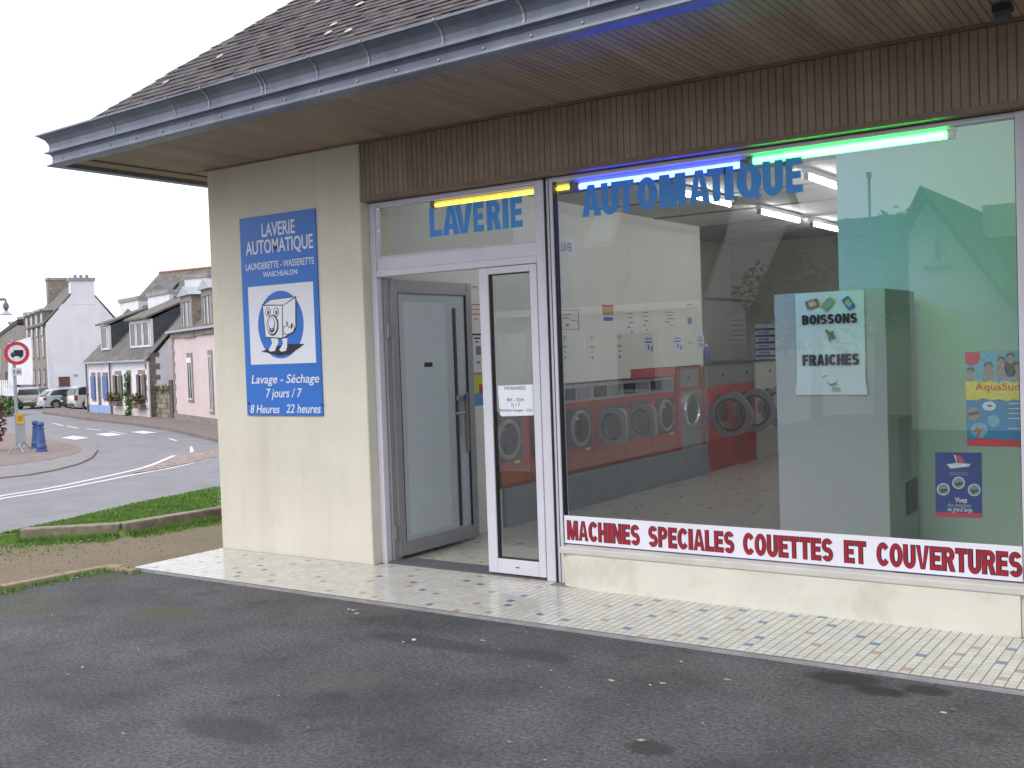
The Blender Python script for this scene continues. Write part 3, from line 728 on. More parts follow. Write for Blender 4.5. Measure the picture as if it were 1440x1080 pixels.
flat(ell(217, 380, 41, 72), y1-.004, BLACKP, 'emblem_door'); flat(ell(214, 378, 34, 62), y1-.0048, WHITEP, 'emblem_door')
flat(ell(211, 368, 24, 42), y1-.0056, BLACKP, 'emblem_door'); flat(ell(211, 366, 20, 37), y1-.0064, WHITEP, 'emblem_door')
flat([(196, 400), (212, 418), (232, 398), (228, 420), (212, 432), (198, 420)], y1-.0072, BLACKP, 'emblem_door')
for ex_, in ((185,), (241,)):
    flat(ell(ex_, 289, 18, 32, 20), y1-.004, BLACKP, 'emblem_eye'); flat(ell(ex_, 289, 14, 27, 20), y1-.0048, WHITEP, 'emblem_eye'); flat(ell(ex_+2, 292, 6, 17, 16), y1-.0056, BLACKP, 'emblem_eye')
flat([(292, 385), (312, 385), (308, 360), (316, 352), (322, 362), (322, 380), (336, 392), (345, 402), (340, 375), (352, 365), (372, 395), (365, 425), (330, 444), (300, 446), (288, 425)], y1-.004, BLACKP, 'emblem_hand')
flat([(296, 389), (316, 389), (313, 362), (316, 358), (319, 384), (333, 398), (348, 404), (356, 398), (355, 372), (367, 396), (360, 421), (329, 439), (303, 441), (292, 423)], y1-.0048, WHITEP, 'emblem_hand')
for px, py in ((453, 569), (350, 567)):
    p = on_y(px, py, YS); MB().lathe((p.x, YS-.001, p.z), [(.0001, -.006), (.009, -.005), (.011, 0)], 10, 'y').build('screw', M('rusty screw', (.06, .04, .04), .6), sg)

# ------------------------------------------------------------------ inside the shop
room = thing('shop_interior', 'white interior walls and ceiling seen through the shop window', 'room', (1.6, .3, 0))
bx(1.50, 1.60, .343, 1.76, 0, 3.0).build('side_wall', WALLI, room)
bx(.9, 1.60, 1.762, 4.18, 1.215, 3.0).build('bulkhead', WALLI, room)
bx(.9, 1.60, 4.182, 6.02, 1.305, 3.0).build('bulkhead', WALLI, room)
bx(.85, .898, 1.762, 8.6, 0, 3.0).build('recess_wall', WALLG, room)
bx(.9, 7.398, 8.55, 8.62, 0, 3.0).build('back_wall', WALLG, room)
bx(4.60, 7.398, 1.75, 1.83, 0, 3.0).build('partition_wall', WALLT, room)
cl = bx(.9, 7.398, .345, 8.548, 2.95, 3.02).build('ceiling', CEIL, room)
for yy in (1.2, 2.4, 3.6, 4.8, 6.0, 7.2): bx(1.62, 4.5, yy, yy+.02, 2.935, 2.9495).build('ceiling_bar', M('ceiling bar', (.2, .2, .19), .6), cl)
bx(1.60, 1.64, 1.765, 6.0, 0, .34).build('machine_plinth', CONC, room, bevel=.006)
bx(.9, 1.598, 1.765, 6.0, 0, .30).build('machine_base', CONC, room)
for yy, z in ((2.0, 2.9), ): pass

# washing machines in the low row
PANG = M('control strip grey', (.30, .31, .31), .45, .05, 4)
YEL = M('yellow sticker', (.6, .5, .06), .5)
def washer():
    r = thing('washing_machine', 'x', 'washing machine', (1.60, 0, .341))
    W = .308
    MB().box(-.62, 0, -W, W, 0, .16).build('base_panel', ORANGE, r, local=True, bevel=.004)
    MB().box(-.62, 0, -W, W, .1605, .68).build('body', RED, r, local=True, bevel=.004)
    MB().box(-.62, -.02, -W, W, .681, .86).build('control_panel', PANG, r, local=True, bevel=.004)
    MB().box(-.0195, -.012, -W+.03, -.02, .71, .82).build('coin_box', DARK, r, local=True)
    MB().box(-.0195, -.012, .02, W-.03, .71, .82).build('display', GREYM, r, local=True)
    MB().box(.0005, .002, .12, .20, .20, .225).build('warning_sticker', YEL, r, local=True)
    MB().box(.0005, .012, -.23, .23, .23, .62).build('door_surround', M('dark door surround', (.045, .045, .045), .5), r, local=True, bevel=.02)
    MB().lathe((.0125, 0, .425), [(.165, 0), (.15, -.004), (.14, -.3)], 28, 'x').lathe((-.29, 0, .425), [(.14, 0), (.001, 0)], 28, 'x').build('drum', M('drum steel', (.25, .25, .25), .4, metal=.6), r, local=True, smooth=True)
    return r
def washer_door(r, opened, ang=100):
    if not opened:
        d = MB(); d.ring((.02, 0, .425), .16, .022, 'x').build('door', GREYM, r, local=True, smooth=True)
        dd = [c for c in r.children if c.name.startswith('door') and 'surround' not in c.name][-1]
        MB().lathe((.022, 0, .425), [(.14, 0), (.12, .022), (.001, .03)], 24, 'x').build('door_glass', M('dark porthole', (.015, .015, .018), .15), dd, local=True, smooth=True)
    else:
        h = bpy.data.objects.new('door', None)
        A = math.radians(90-ang)   # plate direction measured from +X towards +Y
        e = Vector((math.cos(A), math.sin(A), 0)); n_ = Vector((-e.y, e.x, 0)); o_ = Vector((.01, -.25, .425))
        def fr3(a, b, c_): return o_+e*a+Vector((0, 0, b))+n_*c_
        m = MB(); N_ = 28; R1, c0 = .125, .2
        outer = []
        for i in range(N_):
            t = 2*math.pi*i/N_; ct, s_ = math.cos(t), math.sin(t); q = (abs(ct)**5+abs(s_)**5)**(-1/5)
            outer.append((c0+.19*ct*q, .175*s_*q))
        inner = [(c0+R1*math.cos(2*math.pi*i/N_), R1*math.sin(2*math.pi*i/N_)) for i in range(N_)]
        vs = [fr3(a, b, -.018) for a, b in outer]+[fr3(a, b, -.018) for a, b in inner]+[fr3(a, b, .018) for a, b in outer]+[fr3(a, b, .018) for a, b in inner]
        fs = []
        for i in range(N_):
            j = (i+1) % N_
            fs += [(i, j, N_+j, N_+i), (2*N_+i, 3*N_+i, 3*N_+j, 2*N_+j), (i, 2*N_+i, 2*N_+j, j), (N_+i, N_+j, 3*N_+j, 3*N_+i)]
        m.add(vs, fs); d = m.build('door', GREYM, r, local=True)
        g_ = MB(); vs = [fr3(a, b, 0) for a, b in inner]; g_.add(vs, [tuple(range(N_))]).build('door_glass', PANE, d, local=True)
        k = MB()
        vs = []
        for i in range(N_):
            t = 2*math.pi*i/N_
            for rr_, h_ in ((R1+.016, -.019), (R1+.006, -.032), (R1-.012, -.026), (R1-.012, .0)):
                vs.append(fr3(c0+rr_*math.cos(t), rr_*math.sin(t), h_))
        k.add(vs, [(i*4+j, i*4+j+1, ((i+1) % N_)*4+j+1, ((i+1) % N_)*4+j) for i in range(N_) for j in range(3)]).build('door_ring', DARK, d, local=True, smooth=True)
        m = MB(); m.box(.0, .012, -.02, .0, 0, .01)
wl = [(1.85, 0, 'red washing machine seen behind the fixed glass door leaf, door shut'), (2.47, 0, 'red washing machine hidden partly by the window mullion, door shut'),
      (3.09, 0, 'red washing machine with shut door, leftmost inside the big window'), (3.71, 1, 'red washing machine with open door, nearer the front of the shop'),
      (4.33, 1, 'red washing machine with open door, further back in the low row'), (4.95, 0, 'red washing machine with shut door, last of the low row beside the tall steel one')]
for y, op, lab in wl:
    r = washer(); r.location = (1.60, y, .341); r['label'] = lab; r['group'] = 'low red washing machines on the plinth'; washer_door(r, op, 105)
# pink-red head panel over the last two
q = thing('machine_head_panel', 'faded red panel with grey strip above the far end of the low machines', 'panel', (1.6, 4.2, 1.2))
bx(1.2, 1.595, 4.185, 5.26, 1.2035, 1.303).build('panel', M('faded red', (.45, .11, .11), .5), q)
# tall steel washer
tw = thing('tall_washing_machine', 'tall steel fronted washing machine with red edge beside the big dryers', 'washing machine', (1.6, 5.65, 0))
bx(.95, 1.60, 5.285, 5.98, .10, 1.285).build('body', RED, tw, bevel=.006)
bx(1.6005, 1.606, 5.36, 5.91, .12, 1.02).build('steel_front', STEEL, tw)
bx(1.6005, 1.606, 5.36, 5.85, 1.06, 1.26).build('control_panel', GREYM, tw)
bx(1.6065, 1.61, 5.55, 5.62, 1.13, 1.18).build('coin_slot', DARK, tw)
MB().ring((1.62, 5.63, .78), .185, .022, 'x', 32).build('door', CHROME, tw, smooth=True)
MB().lathe((1.612, 5.63, .78), [(.17, 0), (.13, .025), (.001, .04)], 28, 'x').build('door_glass', M('dark porthole 2', (.03, .03, .035), .08), tw, smooth=True)
bx(1.60, 1.625, 5.985, 6.01, 0, 1.29).build('trim_strip', CHROME, tw)
bx(1.595, 1.6, 5.93, 6.02, 1.0, 1.31).build('yellow_label', YEL, tw)
# two big dryers and a white one
def big(y0, y1, lab, white=False, door=True):
    t = thing('large_washing_machine', lab, 'washing machine', (1.6, (y0+y1)/2, 0), group=None)
    bx(.95, 1.60, y0, y1, .0, 1.03).build('body', WALLI if white else M('deep red enamel', (.40, .03, .03), .35), t, bevel=.006)
    bx(.95, 1.60, y0, y1, 1.0305, 1.29).build('control_panel', GREYM if not white else WALLI, t, bevel=.006)
    bx(.95, 1.62, y0, y1, 1.2905, 1.315).build('top_sheet', DARK, t)
    yc = (y0+y1)/2
    MB().lathe((1.6015, yc, .70), [(.23, 0), (.001, 0)], 28, 'x').build('drum_opening', DARK, t)
    MB().lathe((1.601, yc+.1, 1.16), [(.02, 0), (.018, .012), (.001, .012)], 10, 'x').build('dial', DARK, t)
    if door:
        # ring-shaped door swung open, seen face on
        c_ = (1.60+.30, y0+.02, .70); N_ = 8
        oc = [(c_[0]+.285*math.cos(math.pi*(i+.5)/4+.2), .285*math.sin(math.pi*(i+.5)/4+.2)) for i in range(8)]
        m = MB(); n = 32; vs = []
        for yy in (-.03, .03):
            for i in range(n):
                a = 2*math.pi*i/n; R_ = .25/max(.93, 1) * (1+.10*abs(math.cos(2*a+.4))**3); vs.append((c_[0]+R_*math.cos(a), c_[1]+yy, c_[2]+R_*math.sin(a)))
            for i in range(n):
                a = 2*math.pi*i/n; vs.append((c_[0]+.185*math.cos(a), c_[1]+yy, c_[2]+.185*math.sin(a)))
        fs = []
        for i in range(n):
            j = (i+1) % n; fs += [(i, j, n+j, n+i), (2*n+i, 3*n+i, 3*n+j, 2*n+j), (i, 2*n+i, 2*n+j, j), (n+i, n+j, 3*n+j, 3*n+i)]
        d = m.add(vs, fs).build('door', GREYM, t)
        MB().ring((c_[0], c_[1]-.035, c_[2]), .185, .016, 'y', 32).build('door_ring', DARK, d, smooth=True)
        MB().lathe((c_[0], c_[1], c_[2]), [(.184, 0), (.15, .08), (.001, .1)], 28, 'y').build('door_glass', PANE, d, smooth=True)
        bx(1.60, 1.66, y0-.0, y0+.04, .62, .78).build('hinge', STEEL, d)
    return t
big(6.10, 6.86, 'big red machine with open round door, nearer of the red pair')
big(6.865, 7.62, 'big red machine with open round door, further of the red pair')
big(7.70, 8.42, 'white big machine at the back, partly behind the grey drinks cabinet', True)

# vending machine
vm = thing('drinks_machine', 'grey drinks vending machine standing with its back to the window', 'vending machine', (4.8, 1.25, 0))
bx(4.43, 5.145, .92, 1.62, .06, 1.85).build('cabinet', MGREY, vm, bevel=.008)
bx(4.46, 5.12, .95, 1.60, 0, .0595).build('foot', DARK, vm)
bx(5.1455, 5.152, 1.30, 1.56, .38, .60).build('delivery_slot', DARK, vm)
bx(5.1455, 5.15, 1.18, 1.42, .62, 1.02).build('side_plate', M('side plate', (.30, .31, .31), .4), vm)
# paper sign on it
ps = thing('drinks_notice', 'white paper notice BOISSONS FRAICHES taped to the grey drinks machine', 'notice', (4.8, .9, 1.2))
a = on_y(1118, 413, .908); b = on_y(1218, 555, .908); nx_, nz_ = 12, 16; m = MB(); vs = []
for j in range(nz_+1):
    for i in range(nx_+1):
        u, v = i/nx_, j/nz_; x = a.x+(b.x-a.x)*u; z = b.z+(a.z-b.z)*v
        e = .012*max(0, abs(u-.5)*2-.75)*max(0, 1-v*3)*4; y = .911-.004*math.sin(u*7+v*3)*math.sin(v*9)**2-e
        if v < .1: x += (-.01 if u < .1 else .01 if u > .9 else 0)
        vs.append((x, y, z))
m.add(vs, [(j*(nx_+1)+i, j*(nx_+1)+i+1, (j+1)*(nx_+1)+i+1, (j+1)*(nx_+1)+i) for j in range(nz_) for i in range(nx_)])
m.build('paper', M('poster paper', (.72, .76, .80), .6, .03, 6), ps, smooth=True)
for w_, lb, rt in (('BOISSONS', (1128, 457), (1205, 439)), ('FRAICHES', (1128.5, 514.5), (1208, 496))):
    a = on_y(*lb, .9015); b = on_y(*rt, .9015); block_word(w_, a.x, b.x, a.z, b.z-.004, .9015, BLACKP, ps, sv=.44, sh=.22, gap=.07)
def PXF(pts, y, mat, name, par): 
    q = [on_y(px, py, y) for px, py in pts]; return MB().solid([(p.x, y, p.z) for p in q], (0, -.0006, 0)).build(name, mat, par)
def can(cx, cy, ang, col, col2):
    c_, s_ = math.cos(ang), math.sin(ang); R_ = lambda a, b: (cx+a*c_-b*s_, cy+a*s_+b*c_)
    PXF([R_(-9, -5), (R_(-7, -6)), R_(8, -6), R_(10, -4), R_(10, 4), R_(8, 6), R_(-7, 6), R_(-9, 5)], .9015, col, 'can_picture', ps)
    PXF([R_(-5, -3), R_(4, -4), R_(6, 3), R_(-4, 4)], .9005, col2, 'can_picture', ps)
P1 = lambda n, c: M(n, c, .5, .15, 60)
can(1142, 427.5, -.3, P1('can brown', (.35, .16, .10)), P1('can cream', (.6, .5, .42))); can(1164, 428, -.85, P1('can olive', (.36, .38, .12)), P1('can blue', (.2, .35, .5))); can(1193, 426, .95, P1('can deep blue', (.04, .17, .5)), P1('can yellow', (.5, .5, .15)))
PXF([(1163, 463), (1166, 467), (1171, 466), (1173, 461), (1171, 470), (1176, 476), (1170, 475), (1166, 481), (1165, 474), (1160, 464)], .9015, P1('doodle olive', (.16, .19, .06)), 'doodle', ps)
for pts in ([(1157, 529), (1164, 527), (1164, 528), (1157, 531)], [(1161, 536), (1168, 540), (1175, 538), (1178, 532), (1176, 541), (1168, 543)], [(1170, 545), (1182, 546), (1182, 547), (1170, 547)], [(1169, 549), (1183, 549), (1183, 550), (1169, 550)]):
    PXF(pts, .9015, P1('doodle grey', (.2, .2, .22)), 'doodle', ps)

# posters stuck on the glass
pa = thing('swim_poster', 'blue and yellow AquaSud poster on the right edge of the shop window', 'poster', (5.9, .13, .95))
YP = .1345
def PW(par, pts, mat, name, y=YP): return PXF(pts, y, mat, name, par)
c_b = P1('poster sea blue', (.03, .19, .36)); c_sky = P1('poster sky blue', (.12, .36, .46)); c_y = P1('poster yellow', (.55, .53, .07)); c_r = P1('poster red', (.48, .04, .06)); c_sk = P1('poster skin', (.26, .24, .19)); c_dk = P1('poster dark', (.06, .07, .06)); c_w = P1('poster pale', (.5, .6, .62))
XR = 1434.5
PW(pa, [(1357, 495), (XR, 493), (XR+2.5, 629), (1360, 627)], c_b, 'paper', YP)
def stack(k): return YP-.0008*k-.0006
for l_ in (1,):
    PW(pa, [(1357.5, 495.5), (XR-.3, 493.5), (XR, 540), (1358, 540)], c_sky, 'print', stack(1))
    PW(pa, [(1357.7, 536), (1365, 537), (1372, 535), (1384, 538), (1392, 535), (1405, 539), (1414, 536), (1424, 538), (XR, 536), (XR+.5, 563), (1425, 562), (1415, 564), (1405, 561), (1395, 563), (1382, 560), (1372, 563), (1358.6, 562)], c_y, 'print', stack(2))
    PW(pa, [(1359.8, 617), (1370, 619), (1380, 616), (1392, 618), (1402, 617), (1412, 619), (1424, 618), (XR+2, 620), (XR+2.2, 628.6), (1360, 626.5)], c_r, 'print', stack(2))
    PW(pa, [(1357.5, 495.5), (1377, 495), (1379, 504), (1374, 512), (1364, 514), (1358, 510)], c_r, 'print', stack(2))
    for cx, cy, s_ in ((1365, 523, 6), (1390, 516, 7), (1408, 508, 6.5), (1421, 503, 7), (1431, 515, 6)):
        s2 = min(s_, 1434-cx+1)
        PW(pa, [(min(cx+s_*1.2*math.cos(t), XR-.5), cy+14+s_*2.0*math.sin(t)) for t in [k*.628 for k in range(10)]][:10], c_sk if cx != 1421 else c_dk, 'print', stack(3))
        PW(pa, [(min(cx+s_*math.cos(t)*.9, XR-.5), cy-2+s_*.8*math.sin(t)) for t in [k*.628 for k in range(10)]], c_dk, 'print', stack(4))
        PW(pa, [(min(cx+s_*math.cos(t)*.75, XR-.5), cy+2+s_*.9*math.sin(t)) for t in [k*.628 for k in range(10)]], c_sk, 'print', stack(5))
    PW(pa, [(1357.9, 536), (1365, 537), (1372, 535), (1384, 538), (1392, 535), (1405, 539), (1414, 536), (1424, 538), (XR, 536), (XR+.3, 555), (1358.3, 555)], c_y, 'print', stack(6))
    text_px('AquaSud', stack(7), (1371, 549), (1434.5, 538.5), P1('poster letter red', (.42, .10, .05)), 'lettering', pa, bold=.02)
    for cx, cy, rx, ry, mt in ((1391, 571, 9.5, 6.5, c_w), (1369, 582, 9.5, 9, c_sk), (1397, 592, 8.5, 8.5, c_sky), (1377, 605, 12, 11, c_sky)):
        PW(pa, [(max(cx+rx*math.cos(t), 1359.5), cy+ry*math.sin(t)) for t in [k*.314 for k in range(20)]], mt, 'print', stack(3))
    PW(pa, [(1374, 600), (1378, 603), (1390, 600), (1379, 606), (1377, 615), (1372, 615), (1375, 607), (1366, 608)], P1('poster orange', (.4, .13, .05)), 'print', stack(4))
    PW(pa, [(1386, 569), (1396, 570), (1392, 573)], c_dk, 'print', stack(4)); PW(pa, [(1361, 580), (1377, 578), (1377, 583), (1361, 585)], c_dk, 'print', stack(4))
    for yy in (567, 574, 581, 588, 602): PW(pa, [(1418, yy), (XR, yy-.2), (XR, yy+1), (1418, yy+1.1)], c_w, 'print', stack(3))
pb = thing('sailing_poster', 'dark blue sailing poster with three round pictures on the partition side glass', 'poster', (5.7, .13, .58))
pb['label'] = 'small dark blue sailing poster with three round pictures, low on the shop window'
c_n = P1('poster navy', (.02, .05, .20)); 
PW(pb, [(1315, 636), (1380.5, 636.5), (1381.5, 728.5), (1316, 726)], c_n, 'paper')
PW(pb, [(1315.8, 720), (1381.2, 722), (1381.4, 728), (1316, 725.8)], c_r, 'print', stack(1))
PW(pb, [(1343, 640), (1350, 641), (1355, 646), (1357, 651), (1350, 651), (1345, 647)], P1('sail red', (.42, .08, .12)), 'print', stack(1))
PW(pb, [(1341, 639.5), (1343.5, 640), (1346, 651), (1365, 652.5), (1363, 656), (1353, 657), (1337, 659), (1331, 653), (1345, 651)], c_w, 'print', stack(2))
for cx, cy in ((1326.5, 688), (1348, 679), (1370, 689)):
    PW(pb, [(cx+9*math.cos(t), cy+8.7*math.sin(t)) for t in [k*.314 for k in range(20)]], c_w, 'print', stack(1))
    PW(pb, [(cx+7.4*math.cos(t), cy+7.2*math.sin(t)) for t in [k*.314 for k in range(20)]], P1('boat photo', (.16, .26, .28)), 'print', stack(2))
    PW(pb, [(cx-6, cy+1), (cx+5, cy-1.5), (cx+6, cy+2), (cx-2, cy+5)], c_dk, 'print', stack(3))
text_px('Vivez', stack(1), (1343, 706.5), (1360, 700), WHITEP, 'lettering', pb, bold=.01)
text_px('des émotions', stack(1), (1333, 712.5), (1365, 708), P1('poster gold', (.45, .38, .2)), 'lettering', pb)
text_px('au grand large', stack(1), (1333, 718.5), (1367, 714), WHITEP, 'lettering', pb)
for yy in (664.5, 667): PW(pb, [(1335, yy), (1361, yy+.2), (1361, yy+1.3), (1335, yy+1.1)], P1('poster small print', (.2, .22, .25)), 'print', stack(1))
# opening hours
ph = thing('opening_hours_notice', 'small white opening-hours notice HORAIRES on the fixed door leaf glass', 'notice', (2.9, .1, 1.1))
PXF([(700, 542.5), (750.5, 540.5), (753, 583.5), (749, 584), (706, 585.5), (703, 583)], .1075, PAPER, 'paper', ph)
INK = M('notice ink', (.10, .09, .16), .6)
text_px('HORAIRES', .1062, (709.5, 548.3), (739, 543.2), INK, 'lettering', ph, bold=.004)
text_px('8H - 22H', .1062, (713, 564.5), (736, 559.8), INK, 'lettering', ph, bold=.004)
text_px('7j / 7', .1062, (718.5, 571.8), (731, 567.3), INK, 'lettering', ph, bold=.002)
text_px('Derniers lavages : 21H', .1062, (702.8, 578.5), (748, 574.8), INK, 'lettering', ph)

# notices on the inside left wall (plane X = 1.60)
def wall_notice(label, px0, px1, py0, py1, marks, paper=None, cat='notice', x=1.6):
    a = on_x(px0, py0, x+.002); b = on_x(px1, py1, x+.002); y0, y1_, z1_, z0_ = a.y, b.y, a.z, b.z
    t = thing('wall_notice', label, cat, (x, (y0+y1_)/2, z0_), group='notices on the wall above the machines')
    bx(x+.0005, x+.0025, min(y0, y1_), max(y0, y1_), min(z0_, z1_), max(z0_, z1_)).build('paper', paper or PAPERI, t)
    for (u0, u1, v0, v1, mt) in marks:
        bx(x+.0027, x+.0035, y0+(y1_-y0)*u0, y0+(y1_-y0)*u1, z0_+(z1_-z0_)*v0, z0_+(z1_-z0_)*v1).build('print', mt, t)
    return t
PAPERI = M('notice paper', (.60, .62, .66), .7)
I1 = M('blue ink', (.06, .08, .32), .6); I2 = M('grey ink', (.16, .16, .17), .6); I3 = M('yellow ink', (.45, .45, .06), .6); I4 = M('red ink', (.42, .04, .05), .6); I5 = M('sky ink', (.08, .24, .45), .6)
w3 = [(.2, .8, .93, .96, I2), (.4, .6, .82, .88, I2), (.25, .75, .5, .62, I3), (.3, .7, .35, .38, I2), (.42, .6, .1, .18, DARK)]
sc = 320/1440
def zp(x, y): return 780+x*sc, 380+y*sc
labs = ['instruction notice with yellow mark nearest the window mullion', 'instruction notice with yellow mark, second along the wall', 'instruction notice with yellow mark, below the orange poster']
for lab, (x0, x1, y0, y1_) in zip(labs, ((38, 90, 415, 575), (205, 268, 415, 575), (380, 440, 408, 570))):
    a = zp(x0, y0); b = zp(x1, y1_); wall_notice(lab, a[0], b[0], a[1], b[1], w3, WALLI)
w4 = [(.2, .8, .82, .88, I1), (.15, .85, .62, .70, I1), (.4, .55, .2, .5, I2), (.7, .9, .12, .4, I5)]
for lab, (x0, x1, y0, y1_) in zip(['pale blue notice above the last low washing machines', 'pale blue notice above the tall steel machine', 'pale blue notice at the far end of the white wall'], ((560, 628, 418, 525), (748, 812, 415, 515), (895, 945, 415, 500))):
    a = zp(x0, y0); b = zp(x1, y1_); wall_notice(lab, a[0], b[0], a[1], b[1], w4, PAPERI)
a = zp(298, 218); b = zp(376, 330)
wall_notice('orange and red framed poster on the white wall', a[0], b[0], a[1], b[1], [(0, 1, .88, 1, I4), (.03, .97, .38, .87, M('orange print', (.38, .24, .14), .6)), (.1, .9, .08, .3, I1)], PAPERI, 'poster')
a = zp(30, 250); b = zp(155, 375)
wall_notice('white notice with thin red frame beside the window mullion', a[0], b[0], a[1], b[1], [(0, 1, .97, 1, I4), (0, 1, 0, .03, I4), (.96, 1, .03, .97, I4), (.15, .6, .75, .8, I2), (.55, .9, .45, .5, I2), (.15, .5, .55, .6, I2), (.3, .45, .15, .3, I2)], WALLI)
for lab, x0, x1, y0, y1_ in (('grey line notice in the middle of the white wall', 452, 505, 262, 408), ('grey printed notice right of the line notice', 552, 600, 255, 395), ('large grey printed notice left of the blue figure', 690, 765, 258, 362), ('tall narrow notice with blue figure at the wall end', 832, 876, 210, 470)):
    a = zp(x0, y0); b = zp(x1, y1_)
    mk = [(.1, .9, .9, .94, I2), (.2, .8, .72, .76, I2), (.3, .9, .5, .56, I2), (.1, .5, .3, .36, I2), (.5, .8, .1, .16, I2)]
    if 'blue figure at' in lab: mk = [(.1, .9, .97, .99, I4), (.15, .85, .5, .66, I5), (.2, .35, .02, .08, I2), (.65, .8, .02, .08, I2)]
    wall_notice(lab, a[0], b[0], a[1], b[1], mk, WALLI)
# heading with blue letters near the ceiling
t = thing('machine_sign', 'white sign MACHINE A LAVER with blue letters high on the left wall', 'sign', (1.6, 2.4, 2.5))
a = on_x(752, 312, 1.603); b = on_x(808, 336, 1.603)
bx(1.6005, 1.6025, a.y, b.y, 2.42, 2.62).build('panel', M('sign panel', (.62, .64, .66), .6), t)
text_fit('MACHINE A LAVER', (1.603, a.y+.05, 2.48), (0, 1, 0), (0, 0, 1), b.y-a.y-.1, .085, M('sign blue', (.05, .16, .36), .6), 'lettering', t)
# red lettered notices by the door
t = thing('door_side_notice', 'white notice with red lines and small pictures beside the open door', 'notice', (1.6, 1.4, 1.0))
def xb(x0, x1, y0, y1_): 
    s = 60/295; return on_x(640+x0*s, 380+y0*s, 1.602), on_x(640+x1*s, 380+y1_*s, 1.602)
for k, (x0, x1, y0, y1_, mt) in enumerate(((103, 170, 128, 134, I4), (116, 155, 110, 120, I2), (115, 186, 234, 242, I4), (112, 186, 268, 275, I4), (112, 188, 300, 308, I4), (126, 160, 335, 340, I4), (118, 180, 438, 450, DARK), (130, 175, 465, 475, DARK), (142, 160, 490, 500, DARK),
                                  (145, 180, 525, 585, I2), (150, 175, 630, 645, I5), (128, 205, 710, 716, I2), (130, 205, 722, 850, I3), (165, 205, 790, 850, I4), (130, 212, 852, 930, I5))):
    a, b = xb(x0, x1, y0, y1_); o_ = .0006*(k % 3) + (.002 if k == 13 else 0)
    bx(1.6005, 1.602+o_, min(a.y, b.y), max(a.y, b.y), min(a.z, b.z), max(a.z, b.z)).build('print', mt, t)
# back wall: list and price board
t = thing('price_board', 'dark blue striped price board on the back wall by the drinks machine', 'sign', (1.2, 8.5, 1.3))
a = on_y(1062, 461, 8.545); b = on_y(1092, 513, 8.545)
bx(a.x, b.x, 8.543, 8.549, b.z, a.z+.05).build('board', PAPERI, t)
for k in range(6): z = b.z+.02+(a.z-b.z-.06)*k/5; bx(a.x, b.x, 8.538, 8.5428, z, z+.03).build('stripe', I1, t)
for k in range(5): z = b.z+.07+(a.z-b.z-.06)*k/5; bx(a.x+.05, b.x-.1, 8.539, 8.5428, z, z+.02).build('price_line', I5, t)
t = thing('list_notice', 'pale notice with a column of black dots on the back wall', 'notice', (.9, 8.5, 1.4))
a = on_y(1020, 443, 8.545); b = on_y(1048, 482, 8.545)
bx(a.x, b.x, 8.543, 8.549, b.z, a.z).build('paper', M('list paper', (.42, .43, .40), .7), t)
for k in range(5):
    z = b.z+.04+(a.z-b.z-.12)*k/4; MB().lathe((a.x+.04, 8.5428, z), [(.0001, -.003), (.022, -.003), (.022, 0)], 8, 'y').build('dot', DARK, t)
    bx(a.x+.09, b.x-.02, 8.541, 8.5428, z-.008, z+.006).build('line', I2, t)
# bottle on the machines
t = thing('detergent_bottle', 'blue detergent bottle standing on top of the nearer big red machine', 'bottle', (1.55, 6.22, 1.315))
MB().lathe((1.55, 6.22, 1.3155), [(.045, 0), (.05, .02), (.045, .14), (.02, .18), (.018, .20)], 12).build('body', I1, t, smooth=True)
MB().lathe((1.55, 6.22, 1.5156), [(.022, 0), (.022, .03), (.001, .03)], 12).build('cap', WHITEP, t)

# lights: coloured tubes over the window, white tubes on the ceiling
def tube_light(name, label, a, b, col, s, z=2.88, group=None, fixcol=None, r=.018, along='x', hsize=.07):
    t = thing(name, label, 'lamp', tuple((Vector(a)+Vector(b))/2), group=group)
    a = Vector(a); b = Vector(b); d = (b-a).normalized()
    mm = MB()
    if along == 'x': mm.box(a.x-.02, b.x+.02, a.y-.018, a.y+.05, a.z+.021, a.z+hsize)
    else: mm.box(a.x-.03, a.x+.03, a.y-.02, b.y+.02, a.z+.03, a.z+hsize)
    mm.build('housing', fixcol or WHITEP, t)
    for p in (a, b):
        e = .018; mm = MB(); mm.box(p.x-e, p.x+e, p.y-e, p.y+e, p.z-.022, p.z+.029); mm.build('end_cap', GREYM, t)
    MB().tube(a+d*.016, b-d*.016, r, 10).build('tube', EM('glow '+label, col, s), t, smooth=True)
    return t
YT = .152
def xt(px, py): return on_y(px, py, YT)
a = xt(610, 290); b = xt(806, 264); tube_light('yellow_tube_light', 'yellow glowing tube light above the door', (a.x, YT, a.z+.004), (b.x, YT, a.z+.004), (1, .66, .0), 2.6, r=.013)
a = xt(812, 258); b = xt(1046, 231); tube_light('blue_tube_light', 'blue-white glowing tube light behind the letters AUTOMATIQUE', (a.x, YT, a.z-.024), (b.x, YT, a.z-.024), (.022, .045, 1), 27)
a = xt(1056, 222); b = xt(1338, 189); tube_light('green_tube_light', 'green-white glowing tube light at the right of the window', (a.x, YT, a.z-.024), (b.x, YT, a.z-.024), (.022, 1, .09), 21)
for y0, x_, lab in ((.7, 2.9, 'nearest of the left ceiling row'), (2.7, 2.9, 'second of the left ceiling row'), (4.62, 2.9, 'third of the left ceiling row'), (2.72, 4.05, 'nearest of the right ceiling pair'), (4.0, 4.05, 'second of the right ceiling row'), (5.3, 4.05, 'far one of the right ceiling row'), (6.2, 2.9, 'far one of the left ceiling row'), (6.6, 4.05, 'furthest at the back of the shop')):
    tube_light('ceiling_tube_light', 'white fluorescent ceiling tube light, '+lab, (x_, y0, 2.87), (x_, y0+1.18, 2.87), (1, .99, 1), 24, r=.0145, group='white fluorescent ceiling lights', along='y')

